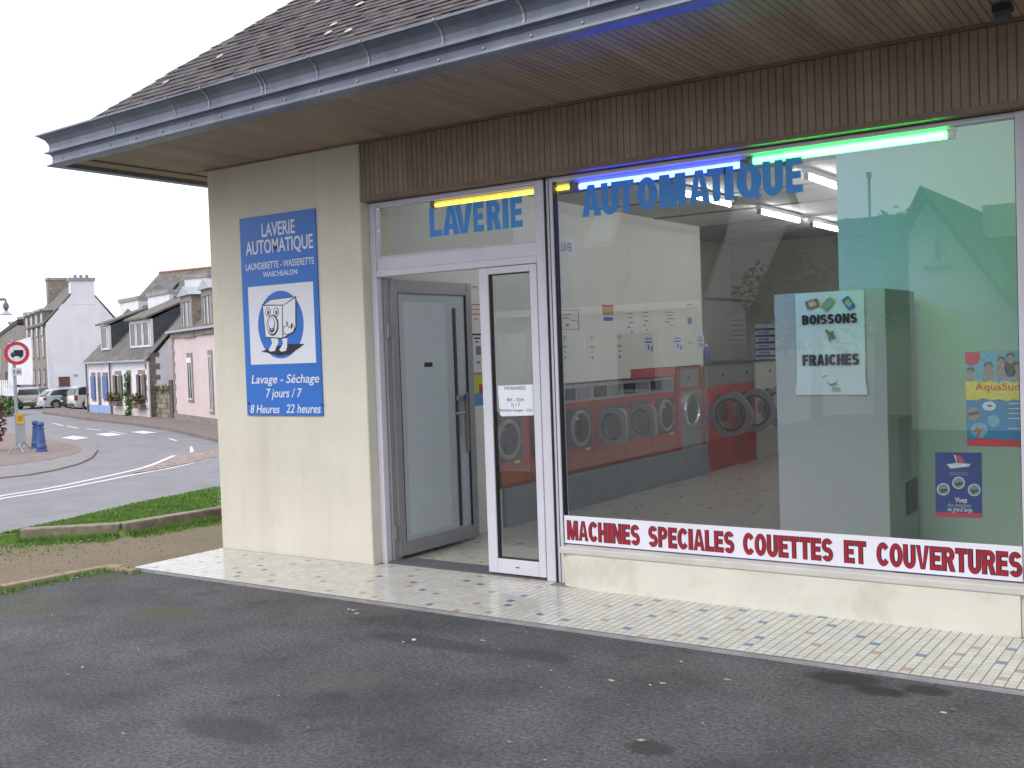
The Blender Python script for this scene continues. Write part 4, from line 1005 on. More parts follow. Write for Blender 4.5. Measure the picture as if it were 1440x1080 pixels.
# ------------------------------------------------------------------ the street below
ZP = ZR+.05
STONE = M('grey granite blocks', (.24, .21, .18), .9, .3, 5, .5, 20)
STONED = M('dark granite', (.17, .155, .14), .9, .3, 5, .5, 20)
WHITEW = M('white lime render', (.70, .70, .73), .9, .05, 1.2, dirt=(.42, .42, .46), dirtscale=.9, dirtamt=.45, streak=True)
PINK = M('pink render', (.60, .495, .495), .9, .05, 1.2, dirt=(.5, .38, .36), dirtscale=1, dirtamt=.3, streak=True)
BLUEP = M('pale blue painted base', (.28, .36, .62), .9, .08, 2)
CREAMP = M('pale grey painted base', (.52, .48, .46), .9, .1, 2)
RSLATE = M('far slate roof', (.12, .11, .105), .8, .35, 2.5, .4, 18, dirt=(.20, .17, .13), dirtscale=1.2, dirtamt=.7)
CHEEK = M('dark slate cladding', (.055, .065, .075), .7, .2, 3)
RIDGE = M('red ridge tile', (.24, .11, .085), .8, .2, 3)
GLZ = M('dark window glass', (.05, .055, .065), .1, .3, 2)
WFRM = M('white window wood', (.7, .7, .7), .6)
SHUTB = M('blue shutters', (.10, .15, .38), .6, .1)
SHUTN = M('brown shutters', (.15, .105, .085), .7, .2)
LEAD = M('lead flashing', (.35, .38, .42), .6)
ACONC = M('aged concrete cap', (.30, .28, .27), .9, .3, 5)

class Wall:
    """vertical plane through two ground pixels; u runs along it, d = outward (towards the street)"""
    def __init__(s, pa, pb, z=ZR, A=None, B=None):
        s.A = A or on_z(*pa, z); s.B = B or on_z(*pb, z); s.z0 = z
        s.ex = Vector((s.B.x-s.A.x, s.B.y-s.A.y, 0)).normalized(); s.n = Vector((s.ex.y, -s.ex.x, 0))
        if s.n.dot(CAM-s.A) < 0: s.n = -s.n
    def uz(s, px, py):
        d = ray(px, py); t = (s.A-CAM).dot(s.n)/d.dot(s.n); p = CAM+d*t; return (p-s.A).dot(s.ex), p.z
    def P(s, u, z, d=0): p = s.A+s.ex*u+s.n*d; return (p.x, p.y, z)
    def box(s, u0, u1, z0, z1, d0, d1, m=None, mi=0):
        m = m or MB()
        return m.add([s.P(u0, z0, d0), s.P(u1, z0, d0), s.P(u1, z0, d1), s.P(u0, z0, d1), s.P(u0, z1, d0), s.P(u1, z1, d0), s.P(u1, z1, d1), s.P(u0, z1, d1)],
                     [(0, 3, 2, 1), (4, 5, 6, 7), (0, 1, 5, 4), (1, 2, 6, 5), (2, 3, 7, 6), (3, 0, 4, 7)], mi)
    def solid(s, pts, d0, d1): return MB().solid([s.P(u, z, d0) for u, z in pts], tuple(s.n*(d1-d0)))
def Z6(x, y): return 110+x/4.32, 370+y/4.32

def window(W, par, c0, c1, frame=True, surround=STONE, sh=None, panes=2, low=None, blind=False, depth=.12, shut=0):
    u0, z1 = W.uz(*c0); u1, z0 = W.uz(*c1)
    if u0 > u1: u0, u1 = u1, u0
    w = u1-u0
    f = W.box(u0-.1, u1+.1, z0-.14, z1+.22, 0, .03).build('window', surround, par) if surround else W.box(u0-.04, u1+.04, z0-.04, z1+.04, 0, .03).build('window', WFRM, par)
    W.box(u0, u1, z0, z1, .031, .037).build('pane', GLZ, f)
    g = MB(); e = .05
    for a in ((u0, u0+e, z0, z1), (u1-e, u1, z0, z1), ((u0+u1)/2-e/2, (u0+u1)/2+e/2, z0, z1), (u0+e, u1-e, z1-e, z1), (u0+e, u1-e, z0, z0+e)): W.box(*a, .038, .055, g)
    g.build('sash', WFRM, f)
    if blind: W.box(u0+e, u1-e, z1-(z1-z0)*.12, z1-e, .056, .06).build('blind', WFRM, f)
    if sh and shut:
        W.box(u0-.09, (u0+u1)/2-.01, z0, z1, .056, .09).build('shutter', sh, f); W.box((u0+u1)/2+.01, u1+.09, z0, z1, .056, .09).build('shutter', sh, f)
    elif sh:
        W.box(u0-.02-w*.28, u0+w*.14, z0, z1, .056, .10).build('shutter', sh, f); W.box(u1-w*.14, u1+.02+w*.28, z0, z1, .056, .10).build('shutter', sh, f)
    return f
def doorway(W, par, c0, c1, surround=STONE, mat=None):
    u0, z1 = W.uz(*c0); u1, _ = W.uz(*c1); z0 = ZP
    f = MB(); W.box(u0-.12, u0, z0, z1+.25, 0, .03, f); W.box(u1, u1+.12, z0, z1+.25, 0, .03, f); W.box(u0, u1, z1, z1+.25, 0, .03, f)
    f.build('door_surround', surround, par)
    d = W.box(u0, u1, z0, z1, .001, .02).build('door', mat or M('brown door', (.12, .09, .08), .6), par)
    W.box(u0+(u1-u0)*.2, u1-(u1-u0)*.2, z1-.9, z1-.3, .021, .026).build('door_pane', GLZ, d)
    return d
def quoins(W, par, u0, u1, z0, z1, mat=STONED, d=.025, left=False):
    z = z0; k = 0
    while z < z1-.1:
        h = random.uniform(.24, .34); w = (u1-u0)*(1 if k % 2 else .6)
        a, b = (u0, u0+w) if left else (u1-w, u1)
        W.box(a, b, z+.01, min(z+h, z1)-.01, 0, d+random.uniform(0, .008)).build('quoin_stone', mat, par); z += h; k += 1
def chimney(name_par, c, ex, n, w, dpt, z0, z1, mat, cap=ACONC, pots=0):
    c = Vector(c); ex = Vector(ex); n = Vector(n)
    def bxx(hw, hd, a, b): return MB().solid([tuple(c+ex*x+n*y+Vector((0, 0, a-c.z))) for x, y in ((-hw, -hd), (hw, -hd), (hw, hd), (-hw, hd))], (0, 0, b-a))
    o_ = bxx(w/2, dpt/2, z0, z1).build('chimney', mat, name_par)
    bxx(w/2+.08, dpt/2+.08, z1, z1+.22).build('chimney_cap', cap, o_)
    for i in range(pots):
        q = c+ex*((i+.5)/pots-.5)*w*.8; MB().tube((q.x, q.y, z1+.22), (q.x, q.y, z1+.55), .11, 8).build('chimney_pot', RIDGE, o_)
    return o_
def gable_house(W, u0, u1, D, ze, rise, par, wm, gm=None, over=.2, ridge_pos=.5, roofm=RSLATE, ridgem=RIDGE):
    """body between u0 and u1, depth D behind the facade, eaves at ze, ridge at ze+rise, ridge parallel to the facade"""
    rp = -D*ridge_pos
    W.box(u0, u1, ZR-.1, ze, -.25, 0).build('wall', wm, par)
    W.box(u0, u1, ZR-.1, ze, -D, -D+.25).build('wall', wm, par)
    for (a, b) in ((u0, u0+.25), (u1-.25, u1)):
        MB().solid([W.P(a, ZR-.1, -.251), W.P(a, ze-.02, -.251), W.P(a, ze+rise-.25, rp), W.P(a, ze-.02, -D+.251), W.P(a, ZR-.1, -D+.251)], tuple(W.ex*(b-a))).build('wall', gm or wm, par)
    t = .09; m = MB()
    s = rise/abs(rp)
    m.solid([W.P(u0-over, ze-over*s, over), W.P(u0-over, ze+rise, rp), W.P(u0-over, ze+rise+t, rp), W.P(u0-over, ze-over*s+t, over)], tuple(W.ex*(u1-u0+2*over)))
    s2 = rise/(D+rp)
    m.solid([W.P(u0-over, ze-over*s2, -D-over), W.P(u0-over, ze+rise, rp-.001), W.P(u0-over, ze+rise+t, rp-.001), W.P(u0-over, ze-over*s2+t, -D-over)], tuple(W.ex*(u1-u0+2*over)))
    rf_ = m.build('roof', roofm, par)
    if ridgem: MB().tube(W.P(u0-over, ze+rise+t, rp), W.P(u1+over, ze+rise+t, rp), .10, 6).build('ridge_tiles', ridgem, rf_)
    g = W.box(u0-over, u1+over, ze-over*s-.02, ze-over*s+.08, over+.002, over+.10).build('gutter', LEAD, par)
    return rf_, rp, s

WC = Wall((125, 582), (209.5, 589.5))
def uC(x): return WC.uz(*Z6(x, 750))[0]
uL, uM, uR = uC(62), uC(210), uC(436)
zeC = (WC.uz(*Z6(60, 597))[1]+WC.uz(*Z6(430, 562))[1])/2
# cottage with blue base
c1 = thing('cottage', 'small white cottage with pale blue base and blue shutters', 'house', tuple(WC.P(uL, ZR)), group='low slate-roofed cottages')
rf_, rp, s_ = gable_house(WC, uL, uM-.01, 6.0, zeC, 3.0, c1, WHITEW)
WC.box(uL-.01, uM-.02, ZR, WC.uz(*Z6(100, 860))[1], .001, .04).build('painted_base', BLUEP, c1)
window(WC, c1, Z6(84, 687), Z6(108, 825), sh=SHUTB, shut=1); doorway(WC, c1, Z6(122, 690), Z6(142, 900)); window(WC, c1, Z6(154, 687), Z6(184, 825), sh=SHUTB, shut=1)
MB().tube(WC.P(uM-.12, ZR, .1), WC.P(uM-.12, zeC-.2, .1), .05, 8).build('drainpipe', STONED, c1)
MB().tube(WC.P(uL+.06, ZR, .1), WC.P(uL+.06, zeC-.2, .1), .05, 8).build('drainpipe', STONED, c1)
def shed_dormer(W, par, u0, u1, zb, zt, dfront, ztop, dback, wins):
    f = W.box(u0, u1, zb, zt, dfront-.15, dfront).build('dormer', WHITEW, par)
    for a in (u0, u1-.1):
        m = MB(); m.solid([W.P(a, zb-.05, dfront-.151), W.P(a, zt, dfront-.151), W.P(a, ztop-.05, dback), ], tuple(W.ex*.1)).build('dormer_cheek', CHEEK, f)
    MB().solid([W.P(u0-.15, zt, dfront+.25), W.P(u0-.15, ztop, dback), W.P(u0-.15, ztop+.1, dback), W.P(u0-.15, zt+.1, dfront+.25)], tuple(W.ex*(u1-u0+.3))).build('dormer_roof', RSLATE, f)
    for k in range(wins):
        a = u0+.1+(u1-u0-.2)*k/wins; b = u0+.1+(u1-u0-.2)*(k+1)/wins
        W.box(a+.08, b-.08, zb+.12, zt-.1, dfront+.001, dfront+.02).build('dormer_window', GLZ, f)
        m = MB(); W.box(a+.04, a+.14, zb+.1, zt-.08, dfront+.021, dfront+.04, m); W.box(b-.14, b-.04, zb+.1, zt-.08, dfront+.021, dfront+.04, m); W.box(a+.14, b-.14, zt-.16, zt-.08, dfront+.021, dfront+.04, m)
        m.build('dormer_sash', WFRM, f)
dU0, dZ1 = WC.uz(*Z6(98, 438)); dU1, _ = WC.uz(*Z6(136, 438)); _, dZ0 = WC.uz(*Z6(98, 540))
shed_dormer(WC, c1, dU0, dU0+1.5, zeC+.55, zeC+1.95, -.35, zeC+2.95, -2.9, 1)
# cottage with brown shutters
c2 = thing('cottage', 'white cottage with brown shutters, red flower boxes and a three-light dormer', 'house', tuple(WC.P(uM, ZR)), group='low slate-roofed cottages')
rf2, rp, s_ = gable_house(WC, uM+.01, uR, 6.0, zeC+.02, 3.25, c2, WHITEW)
WC.box(uM+.02, uR-.02, ZR, WC.uz(*Z6(320, 885))[1], .001, .035).build('painted_base', CREAMP, c2)
window(WC, c2, Z6(228, 680), Z6(266, 825), sh=SHUTN); doorway(WC, c2, Z6(302, 678), Z6(328, 920)); window(WC, c2, Z6(370, 675), Z6(408, 825), sh=SHUTN)
quoins(WC, c2, uR-.55, uR, ZR, zeC-.1)
WC.box(WC.uz(*Z6(430, 600))[0]-.05, WC.uz(*Z6(430, 600))[0]+.08, ZR, zeC-.2, .03, .12).build('drainpipe', WFRM, c2)
shed_dormer(WC, c2, WC.uz(*Z6(268, 480))[0]+.2, WC.uz(*Z6(396, 480))[0]+.1, zeC+.55, zeC+2.0, -.35, zeC+3.2, -2.95, 3)
WG = Wall(None, None, A=Vector(WC.P(uR, ZR)), B=Vector(WC.P(uR, ZR, -6)))
WG.n = WC.ex.copy()
quoins(WG, c2, 0, .55, ZR, zeC+.3, left=True)
def at_depth(W, px, py, d_):
    d = ray(px, py); A_ = W.A+W.n*d_; t_ = (A_-CAM).dot(W.n)/d.dot(W.n); p = CAM+d*t_; return (p-W.A).dot(W.ex), p.z
a = at_depth(WC, 175, 419, rp); b = at_depth(WC, 203, 419, rp); chimney(c1, WC.P((a[0]+b[0])/2, 0, rp), WC.ex, WC.n, b[0]-a[0]-.15, .7, zeC+2.2, (a[1]+b[1])/2-.22, WHITEW)
a = at_depth(WC, 215, 411, rp); b = at_depth(WC, 247, 409, rp); chimney(c2, WC.P((a[0]+b[0])/2, 0, rp), WC.ex, WC.n, b[0]-a[0]-.15, .7, zeC+2.2, (a[1]+b[1])/2-.22, WHITEW)
# flower boxes and climbing plant
LEAF = [M('leaf %d' % i, c, .6, .3, 6) for i, c in enumerate(((.035, .08, .02), (.06, .12, .03), (.09, .14, .04)))]
FLOW = M('red blossom', (.24, .05, .06), .6)
def leaves(m, cx, cy, cz, rx, ry, rz, n, s=.12, k=3):
    for _ in range(n):
        while True:
            a, b, c_ = (random.uniform(-1, 1) for _ in range(3))
            if a*a+b*b+c_*c_ < 1: break
        p = Vector((cx+a*rx, cy+b*ry, cz+c_*rz)); u_ = Vector((random.gauss(0, 1), random.gauss(0, 1), random.gauss(0, 1))).normalized(); v_ = u_.orthogonal().normalized(); q = s*random.uniform(.5, 1.2)
        m.add([tuple(p-u_*q), tuple(p+v_*q*.5), tuple(p+u_*q), tuple(p-v_*q*.5)], [(0, 1, 2, 3)], random.randrange(k))
for (x, y, lab) in ((247, 815, 'flower box with red flowers under the left brown-shuttered window'), (390, 830, 'flower box with red flowers under the right brown-shuttered window')):
    u_, z_ = WC.uz(*Z6(x, y)); t = thing('flower_box', lab, 'flower box', WC.P(u_, z_-.35, .2), group='flower boxes on the white cottage')
    WC.box(u_-.7, u_+.7, z_-.45, z_-.2, .11, .35).build('box', SHUTN, t)
    m = MB(); p = WC.P(u_, z_+.05, .28); leaves(m, p[0], p[1], p[2], .7, .2, .3, 170, .10); leaves_ = m.build('foliage', LEAF, t)
    m = MB(); leaves(m, p[0], p[1], p[2]-.1, .6, .28, .3, 50, .09, 1); m.build('blossom', FLOW, t)
u_, z_ = WC.uz(*Z6(318, 850)); t = thing('climbing_plant', 'green climbing plant beside the brown cottage door', 'plant', WC.P(u_, ZP, .2))
m = MB()
for k in range(9): p = WC.P(u_+.1*math.sin(k), ZP+.1+k*.26, .15); leaves(m, p[0], p[1], p[2], .22, .12, .2, 36, .10)
m.build('foliage', LEAF, t); MB().path([WC.P(u_, ZP, .12), WC.P(u_+.05, ZP+1.2, .1), WC.P(u_-.05, ZP+2.4, .1)], .02, 6).build('stem', SHUTN, t)
# garden wall between the houses
WV = Wall(Z6(446, 945), Z6(575, 955))
u1_ = WV.uz(*Z6(562, 955))[0]; zt_ = (WV.uz(*Z6(455, 740))[1]+WV.uz(*Z6(565, 740))[1])/2
gw = thing('garden_wall', 'rough grey stone garden wall with ivy between white cottage and pink house', 'wall', WV.P(0, ZR))
core = WV.box(.1, u1_, ZR, zt_-.05, -.4, -.03).build('core', STONED, gw)
stm = [STONE, STONED, M('tan granite', (.30, .25, .19), .9, .3, 5)]
z = ZR; nst = 0
while z < zt_-.08:
    h = random.uniform(.2, .32); u_ = .1
    while u_ < u1_-.05 and nst < 280:
        w_ = min(random.uniform(.25, .55), u1_-u_)
        WV.box(u_+.012, u_+w_-.012, z+.012, min(z+h, zt_-.05)-.012, -.03, random.uniform(.0, .04)).build('stone', random.choice(stm), gw); u_ += w_; nst += 1
    z += h
WV.box(0, u1_+.05, zt_-.05, zt_+.06, -.45, .06).build('coping', ACONC, gw)
WV.box(u1_+.06, u1_+.5, ZR, zt_+.25, -.4, .05).build('gate_post', M('dark post', (.10, .095, .09), .9, .2), gw)
t = thing('ivy', 'dark ivy hanging over the top of the rough stone wall', 'plant', WV.P(1.2, zt_, .05)); m = MB()
for k in range(16): p = WV.P(-.1+k*.2, zt_-.05-.25*abs(math.sin(k*1.7)), .05); leaves(m, p[0], p[1], p[2], .14, .08, .15, 16, .07)
m.build('foliage', LEAF, t)
# pink house
WPk = Wall((247, 593), (298, 601))
uP0 = WPk.uz(*Z6(584, 800))[0]; zeP = (WPk.uz(*Z6(590, 400))[1]+WPk.uz(*Z6(780, 372))[1])/2
pk = thing('pink_house', 'pink rendered house with stone window surrounds and stone dormers', 'house', WPk.P(uP0, ZR))
gable_house(WPk, uP0, uP0+16, 7.5, zeP, 3.6, pk, PINK, over=.18)
WPk.box(uP0, uP0+16, ZR, WPk.uz(*Z6(690, 925))[1], .001, .06).build('stone_base', STONE, pk)
WPk.box(uP0, uP0+16, zeP-.45, zeP-.05, .001, .08).build('cornice', STONE, pk)
quoins(WPk, pk, uP0, uP0+.45, ZR, zeP-.45, mat=STONE, left=True)
window(WPk, pk, Z6(664, 575), Z6(702, 830), blind=True); window(WPk, pk, Z6(792, 560), Z6(826, 900))
def stone_dormer(W, par, u0, u1, z0, z1):
    f = MB(); W.box(u0, u0+.22, z0, z1, -.3, .12, f); W.box(u1-.22, u1, z0, z1, -.3, .12, f); W.box(u0+.22, u1-.22, z1-.28, z1, -.3, .12, f); W.box(u0+.22, u1-.22, z0, z0+.15, -.3, .12, f)
    f = f.build('dormer', STONE, par)
    W.box(u0+.22, u1-.22, z0+.15, z1-.28, -.2, .05).build('dormer_window', GLZ, f)
    m = MB(); W.box(u0+.24, u0+.32, z0+.15, z1-.28, .051, .08, m); W.box(u1-.32, u1-.24, z0+.15, z1-.28, .051, .08, m); W.box((u0+u1)/2-.04, (u0+u1)/2+.04, z0+.15, z1-.28, .051, .08, m); m.build('dormer_sash', WFRM, f)
    W.box(u0+.02, u1-.02, z0+.8, z1-.02, -2.4, -.301).build('dormer_side', STONE, f)
    MB().solid([W.P(u0-.15, z1, .25), W.P((u0+u1)/2, z1+.42, .25), W.P(u1+.15, z1, .25)], tuple(W.n*-2.9)).build('dormer_roof', LEAD, f)
a = WPk.uz(*Z6(645, 455)); b = WPk.uz(*Z6(700, 190)); stone_dormer(WPk, pk, a[0], b[0]+.1, a[1], b[1])
a = WPk.uz(*Z6(772, 430)); b = WPk.uz(*Z6(822, 150)); stone_dormer(WPk, pk, a[0], b[0]+.1, a[1], b[1])
chimney(pk, WPk.P(uP0+3.8, 0, -3.75), WPk.ex, WPk.n, 1.5, .7, zeP+3.0, zeP+4.9, WHITEW)
# tall grey house behind
def far_point(px, py, dist):
    d = ray(px, py); h = Vector((d.x, d.y, 0)).length; return CAM+d*(dist/h)
A_ = far_point(212, 480, 66); B_ = far_point(300, 470, 62); A_.z = B_.z = ZR
WT = Wall(None, None, A=A_, B=B_)
th = thing('tall_house', 'tall slate-roofed house rising behind the cottages', 'house', tuple(A_))
zr_ = at_depth(WT, *Z6(520, 57), -4)[1]; ze_ = zr_-3.7
gable_house(WT, at_depth(WT, *Z6(495, 60), -4)[0]+.2, WT.uz(*Z6(900, 300))[0], 8, ze_, zr_-ze_-.1, th, STONE, ridgem=RIDGE)
u_, z_ = at_depth(WT, *Z6(545, 128), -2.5); kz = 2.5; z_ = ze_+2.5*(zr_-ze_)/4+.1
MB().solid([WT.P(u_-.5, z_-.35, -kz+.35), WT.P(u_+.5, z_-.35, -kz+.35), WT.P(u_+.5, z_+.35, -kz-.4), WT.P(u_-.5, z_+.35, -kz-.4)], (0, 0, .15)).build('skylight', GLZ, th)
u_, z_ = at_depth(WT, *Z6(745, 92), -2.0); chimney(th, WT.P(u_, 0, -2.0), WT.ex, WT.n, 1.9, .8, z_-4.5, z_, WHITEW)
# big white gable house
WB = Wall(None, None, A=on_z(70, 570.5, ZR), B=on_z(70, 570.5, ZR)+Vector((.418, .912, 0)))
hs_ = thing('white_gable_house', 'tall house with plain streaked white gable and broad chimney', 'house', tuple(WB.A))
def wb(px, py): return WB.uz(px, py)
eL = wb(70, 455); cA = wb(100, 417); cB = wb(133, 417); rR = wb(190, 466); top_ = wb(116, 398)
apex = (cA[0]+cB[0])/2; zA = cA[1]+(apex-cA[0])*(cA[1]-eL[1])/(cA[0]-eL[0]); uRt = 2*apex-eL[0]
WB.solid([(0, ZR-.1), (0, eL[1]), (apex, zA), (uRt, eL[1]), (uRt, ZR-.1)], -.35, 0).build('wall', WHITEW, hs_)
zc = wb(116, 395)[1]
o_ = WB.solid([(cA[0], cA[1]-.6), (cA[0], zc), (cB[0], zc), (cB[0], cA[1]-.6)], -1.0, .015).build('chimney', WHITEW, hs_)
WB.box(cA[0]-.1, cB[0]+.1, zc, zc+.25, -1.1, .1).build('chimney_cap', ACONC, o_)
for k in range(3): q = WB.P(cA[0]+(cB[0]-cA[0])*(.25+.25*k), zc+.25, -.5); MB().tube(q, (q[0], q[1], zc+.5), .12, 8).build('chimney_pot', ACONC, o_)
# stone street front runs back to the left
bdir = Vector((-.912, .418, 0)).normalized(); LEN = 11.5
def pb_(u, z, l): p = WB.A+WB.ex*u+bdir*l; return (p.x, p.y, z)
m = MB(); m.solid([pb_(0, ZR-.1, .36), pb_(0, eL[1]-.05, .36), pb_(0, eL[1]-.05, LEN), pb_(0, ZR-.1, LEN)], tuple(WB.ex*.35)).build('wall', STONE, hs_)
m = MB(); m.solid([pb_(uRt-.35, ZR-.1, .36), pb_(uRt-.35, eL[1]-.05, .36), pb_(uRt-.35, eL[1]-.05, LEN), pb_(uRt-.35, ZR-.1, LEN)], tuple(WB.ex*.35)).build('wall', STONE, hs_)
m = MB(); m.solid([pb_(-.2, eL[1]-.1, .02), pb_(apex, zA+.02, .02), pb_(apex, zA+.14, .02), pb_(-.2, eL[1]+.02, .02)], tuple(bdir*(LEN-.1)))
m.solid([pb_(uRt+.2, eL[1]-.1, .02), pb_(apex+.001, zA+.02, .02), pb_(apex+.001, zA+.14, .02), pb_(uRt+.2, eL[1]+.02, .02)], tuple(bdir*(LEN-.1))).build('roof', RSLATE, hs_)
WS = Wall(None, None, A=Vector(pb_(0, ZR, .4)), B=Vector(pb_(0, ZR, 6)))
WS.n = -WB.ex.copy()
for k in range(4):
    for (a, b) in ((.9, 2.6), (3.7, 5.2)):
        u0 = 1.0+k*3.0; f = WS.box(u0-.12, u0+1.12, ZR+a-.15, ZR+b+.2, 0, .04).build('window', STONED, hs_)
        WS.box(u0, u0+1, ZR+a, ZR+b, .041, .05).build('pane', GLZ, f)
    u0 = 1.0+k*3.0; zz = eL[1]
    f = WS.box(u0-.2, u0+1.2, zz-.5, zz+1.05, -1.2, .06).build('dormer', STONE, hs_)
    WS.box(u0, u0+1, zz-.8, zz+.8, .061, .07).build('dormer_window', GLZ, f)
    WS.box(u0-.35, u0+1.35, zz+1.05, zz+1.2, -2.2, .25).build('dormer_roof', LEAD, f)
q = pb_(apex, 0, LEN-1.0); chimney(hs_, (q[0], q[1], 0), WB.ex, bdir, 2.2, 1.1, zA-1, zA+.9, STONE, pots=0)
# brown shuttered opening and plate on the gable
a = wb(82+.5, 530); b = wb(98.5, 543); f = WB.box(a[0], b[0], b[1], a[1], .001, .05).build('window', M('weathered red shutter', (.13, .06, .055), .8, .2, 3), hs_)
WB.box(a[0]-.15, b[0]+.15, b[1]-.9, b[1]-.02, .001, .03).build('lower_panel', LEAD, hs_)
a = wb(103, 526); b = wb(110, 529.5); WB.box(a[0], b[0], b[1], a[1], .001, .03).build('street_plate', LEAD, hs_)
# houses at the far left
def simple_house(name, label, pxa, pxb, dist, pye, rise, D, wm, rm, chims=(), over=.2, wins=(), distb=None):
    A_ = far_point(pxa, 560, dist); B_ = far_point(pxb, 560, distb or dist); A_.z = B_.z = ZR; W = Wall(None, None, A=A_, B=B_)
    t = thing(name, label, 'house', tuple(A_)); ze = W.uz((pxa+pxb)/2, pye)[1]; L = (B_-A_).length
    gable_house(W, 0, L, D, ze, rise, t, wm, over=over, roofm=rm, ridgem=None)
    for cp, pz, w_, m_ in chims:
        u_, z_ = W.uz(cp, pz); chimney(t, W.P(u_, 0, -D*.5), W.ex, W.n, w_, .9, ze+rise-1, z_, m_)
    for (x0, y0, x1, y1_) in wins: window(W, t, (x0, y0), (x1, y1_), surround=None)
    return t, W
# gable-on stone house with chimneys
A_ = far_point(-25, 560, 122); B_ = far_point(47, 560, 114); A_.z = B_.z = ZR; WF = Wall(None, None, A=A_, B=B_)
fh = thing('stone_house', 'grey stone house with stepped chimneys at the far left', 'house', tuple(A_))
pz = lambda px, py: WF.uz(px, py)
WF.solid([(pz(0, 560)[0], ZR), pz(0, 474), pz(24, 457), pz(46, 463), (pz(46, 560)[0], ZR)], -8, 0).build('wall', STONE, fh)
MB().solid([WF.P(*pz(-22, 490), .05), WF.P(*pz(25, 455), .05), WF.P(pz(25, 455)[0], pz(25, 455)[1]+.4, .05), WF.P(pz(-22, 490)[0], pz(-22, 490)[1]+.4, .05)], tuple(WF.n*-8.5)).build('roof', CHEEK, fh)
for (x0, x1, yt, yb, m_) in ((26, 45, 443, 462, STONED), (18, 27, 449, 466, STONE), (5, 17, 456, 472, STONE)):
    a = pz(x0, yt); b = pz(x1, yb); o_ = WF.box(a[0], b[0], b[1]-1.5, a[1], -2.2, -.6).build('chimney', m_, fh); WF.box(a[0]-.12, b[0]+.12, a[1], a[1]+.25, -2.3, -.5).build('chimney_cap', ACONC, o_)
# white building behind the road sign and its grey garage
A_ = far_point(9, 560, 100); B_ = far_point(48, 560, 96); A_.z = B_.z = ZR; WW = Wall(None, None, A=A_, B=B_)
wh = thing('white_building', 'white building with sloping top behind the round road sign', 'building', tuple(A_))
pw = lambda px, py: WW.uz(px, py)
WW.solid([(pw(12, 560)[0], pw(12, 541)[1]), pw(12, 483), pw(46, 473), (pw(47, 560)[0], pw(47, 541)[1])], -5, 0).build('wall', WHITEW, wh)
WW.box(pw(28, 560)[0], pw(47.5, 560)[0], ZR, pw(40, 541)[1]-.03, -5, -.1).build('garage', M('grey garage', (.26, .28, .32), .8, .1), wh)
WW.box(pw(0, 560)[0], pw(28, 560)[0]-.02, ZR, pw(10, 541)[1], -5, -.2).build('wall', WHITEW, wh)
for x in (5, 12, 20):
    a = pw(x, 543); f = WW.box(a[0], a[0]+.7, ZR+1.3, ZR+2.6, -.199, -.17).build('window', GLZ, wh)
WW.box(pw(30, 560)[0], pw(45, 560)[0], ZR+.2, ZR+2.3, -.099, -.07).build('garage_door', M('garage door', (.18, .19, .22), .6), wh)
# white picket fence
A_ = far_point(-10, 580, 82); B_ = far_point(23, 580, 80); A_.z = B_.z = ZR; WFn = Wall(None, None, A=A_, B=B_)
fn = thing('white_fence', 'white slatted fence behind the hedge at the left edge', 'fence', tuple(A_)); L_ = (B_-A_).length
WFn.box(0, L_, ZR+.3, ZR+.42, -.05, -.01).build('rail', WFRM, fn); WFn.box(0, L_, ZR+1.7, ZR+1.85, -.05, -.01).build('rail', WFRM, fn)
k = 0.0
while k < L_-.15: WFn.box(k, k+.13, ZR+.05, ZR+2.1, -.009, .02).build('picket', WFRM, fn); k += .22
# hedge and reddish shrub at the left edge
def shrub(name, label, px, py, zt, w_, n, leafm, dist=None, s=.14):
    p = on_z(px, py, ZP); h = zt; t = thing(name, label, 'plant', tuple(p)); m = MB()
    for k in range(7): leaves(m, p.x+random.uniform(-w_, w_)*.6, p.y+random.uniform(-w_, w_)*.6, p.z+h*(.25+.5*random.random()), w_*.6, w_*.6, h*.35, n//7, s)
    m.build('foliage', leafm, t)
    st_ = MB()
    for k in range(5): st_.tube((p.x, p.y, p.z), (p.x+random.uniform(-w_, w_)*.5, p.y+random.uniform(-w_, w_)*.5, p.z+h*.7), .03, 5, .01)
    st_.build('stem', SHUTN, t); return t
shrub('hedge', 'dark green hedge before the white fence at the left edge', 4, 584, 1.1, 1.3, 1500, LEAF)
shrub('red_shrub', 'reddish-brown shrub cut by the left edge of the picture', -12, 634, 2.3, .42, 900, [M('red leaf %d' % i, c, .6, .3, 6) for i, c in enumerate(((.17, .05, .04), (.23, .08, .06), (.09, .10, .04)))], s=.1)

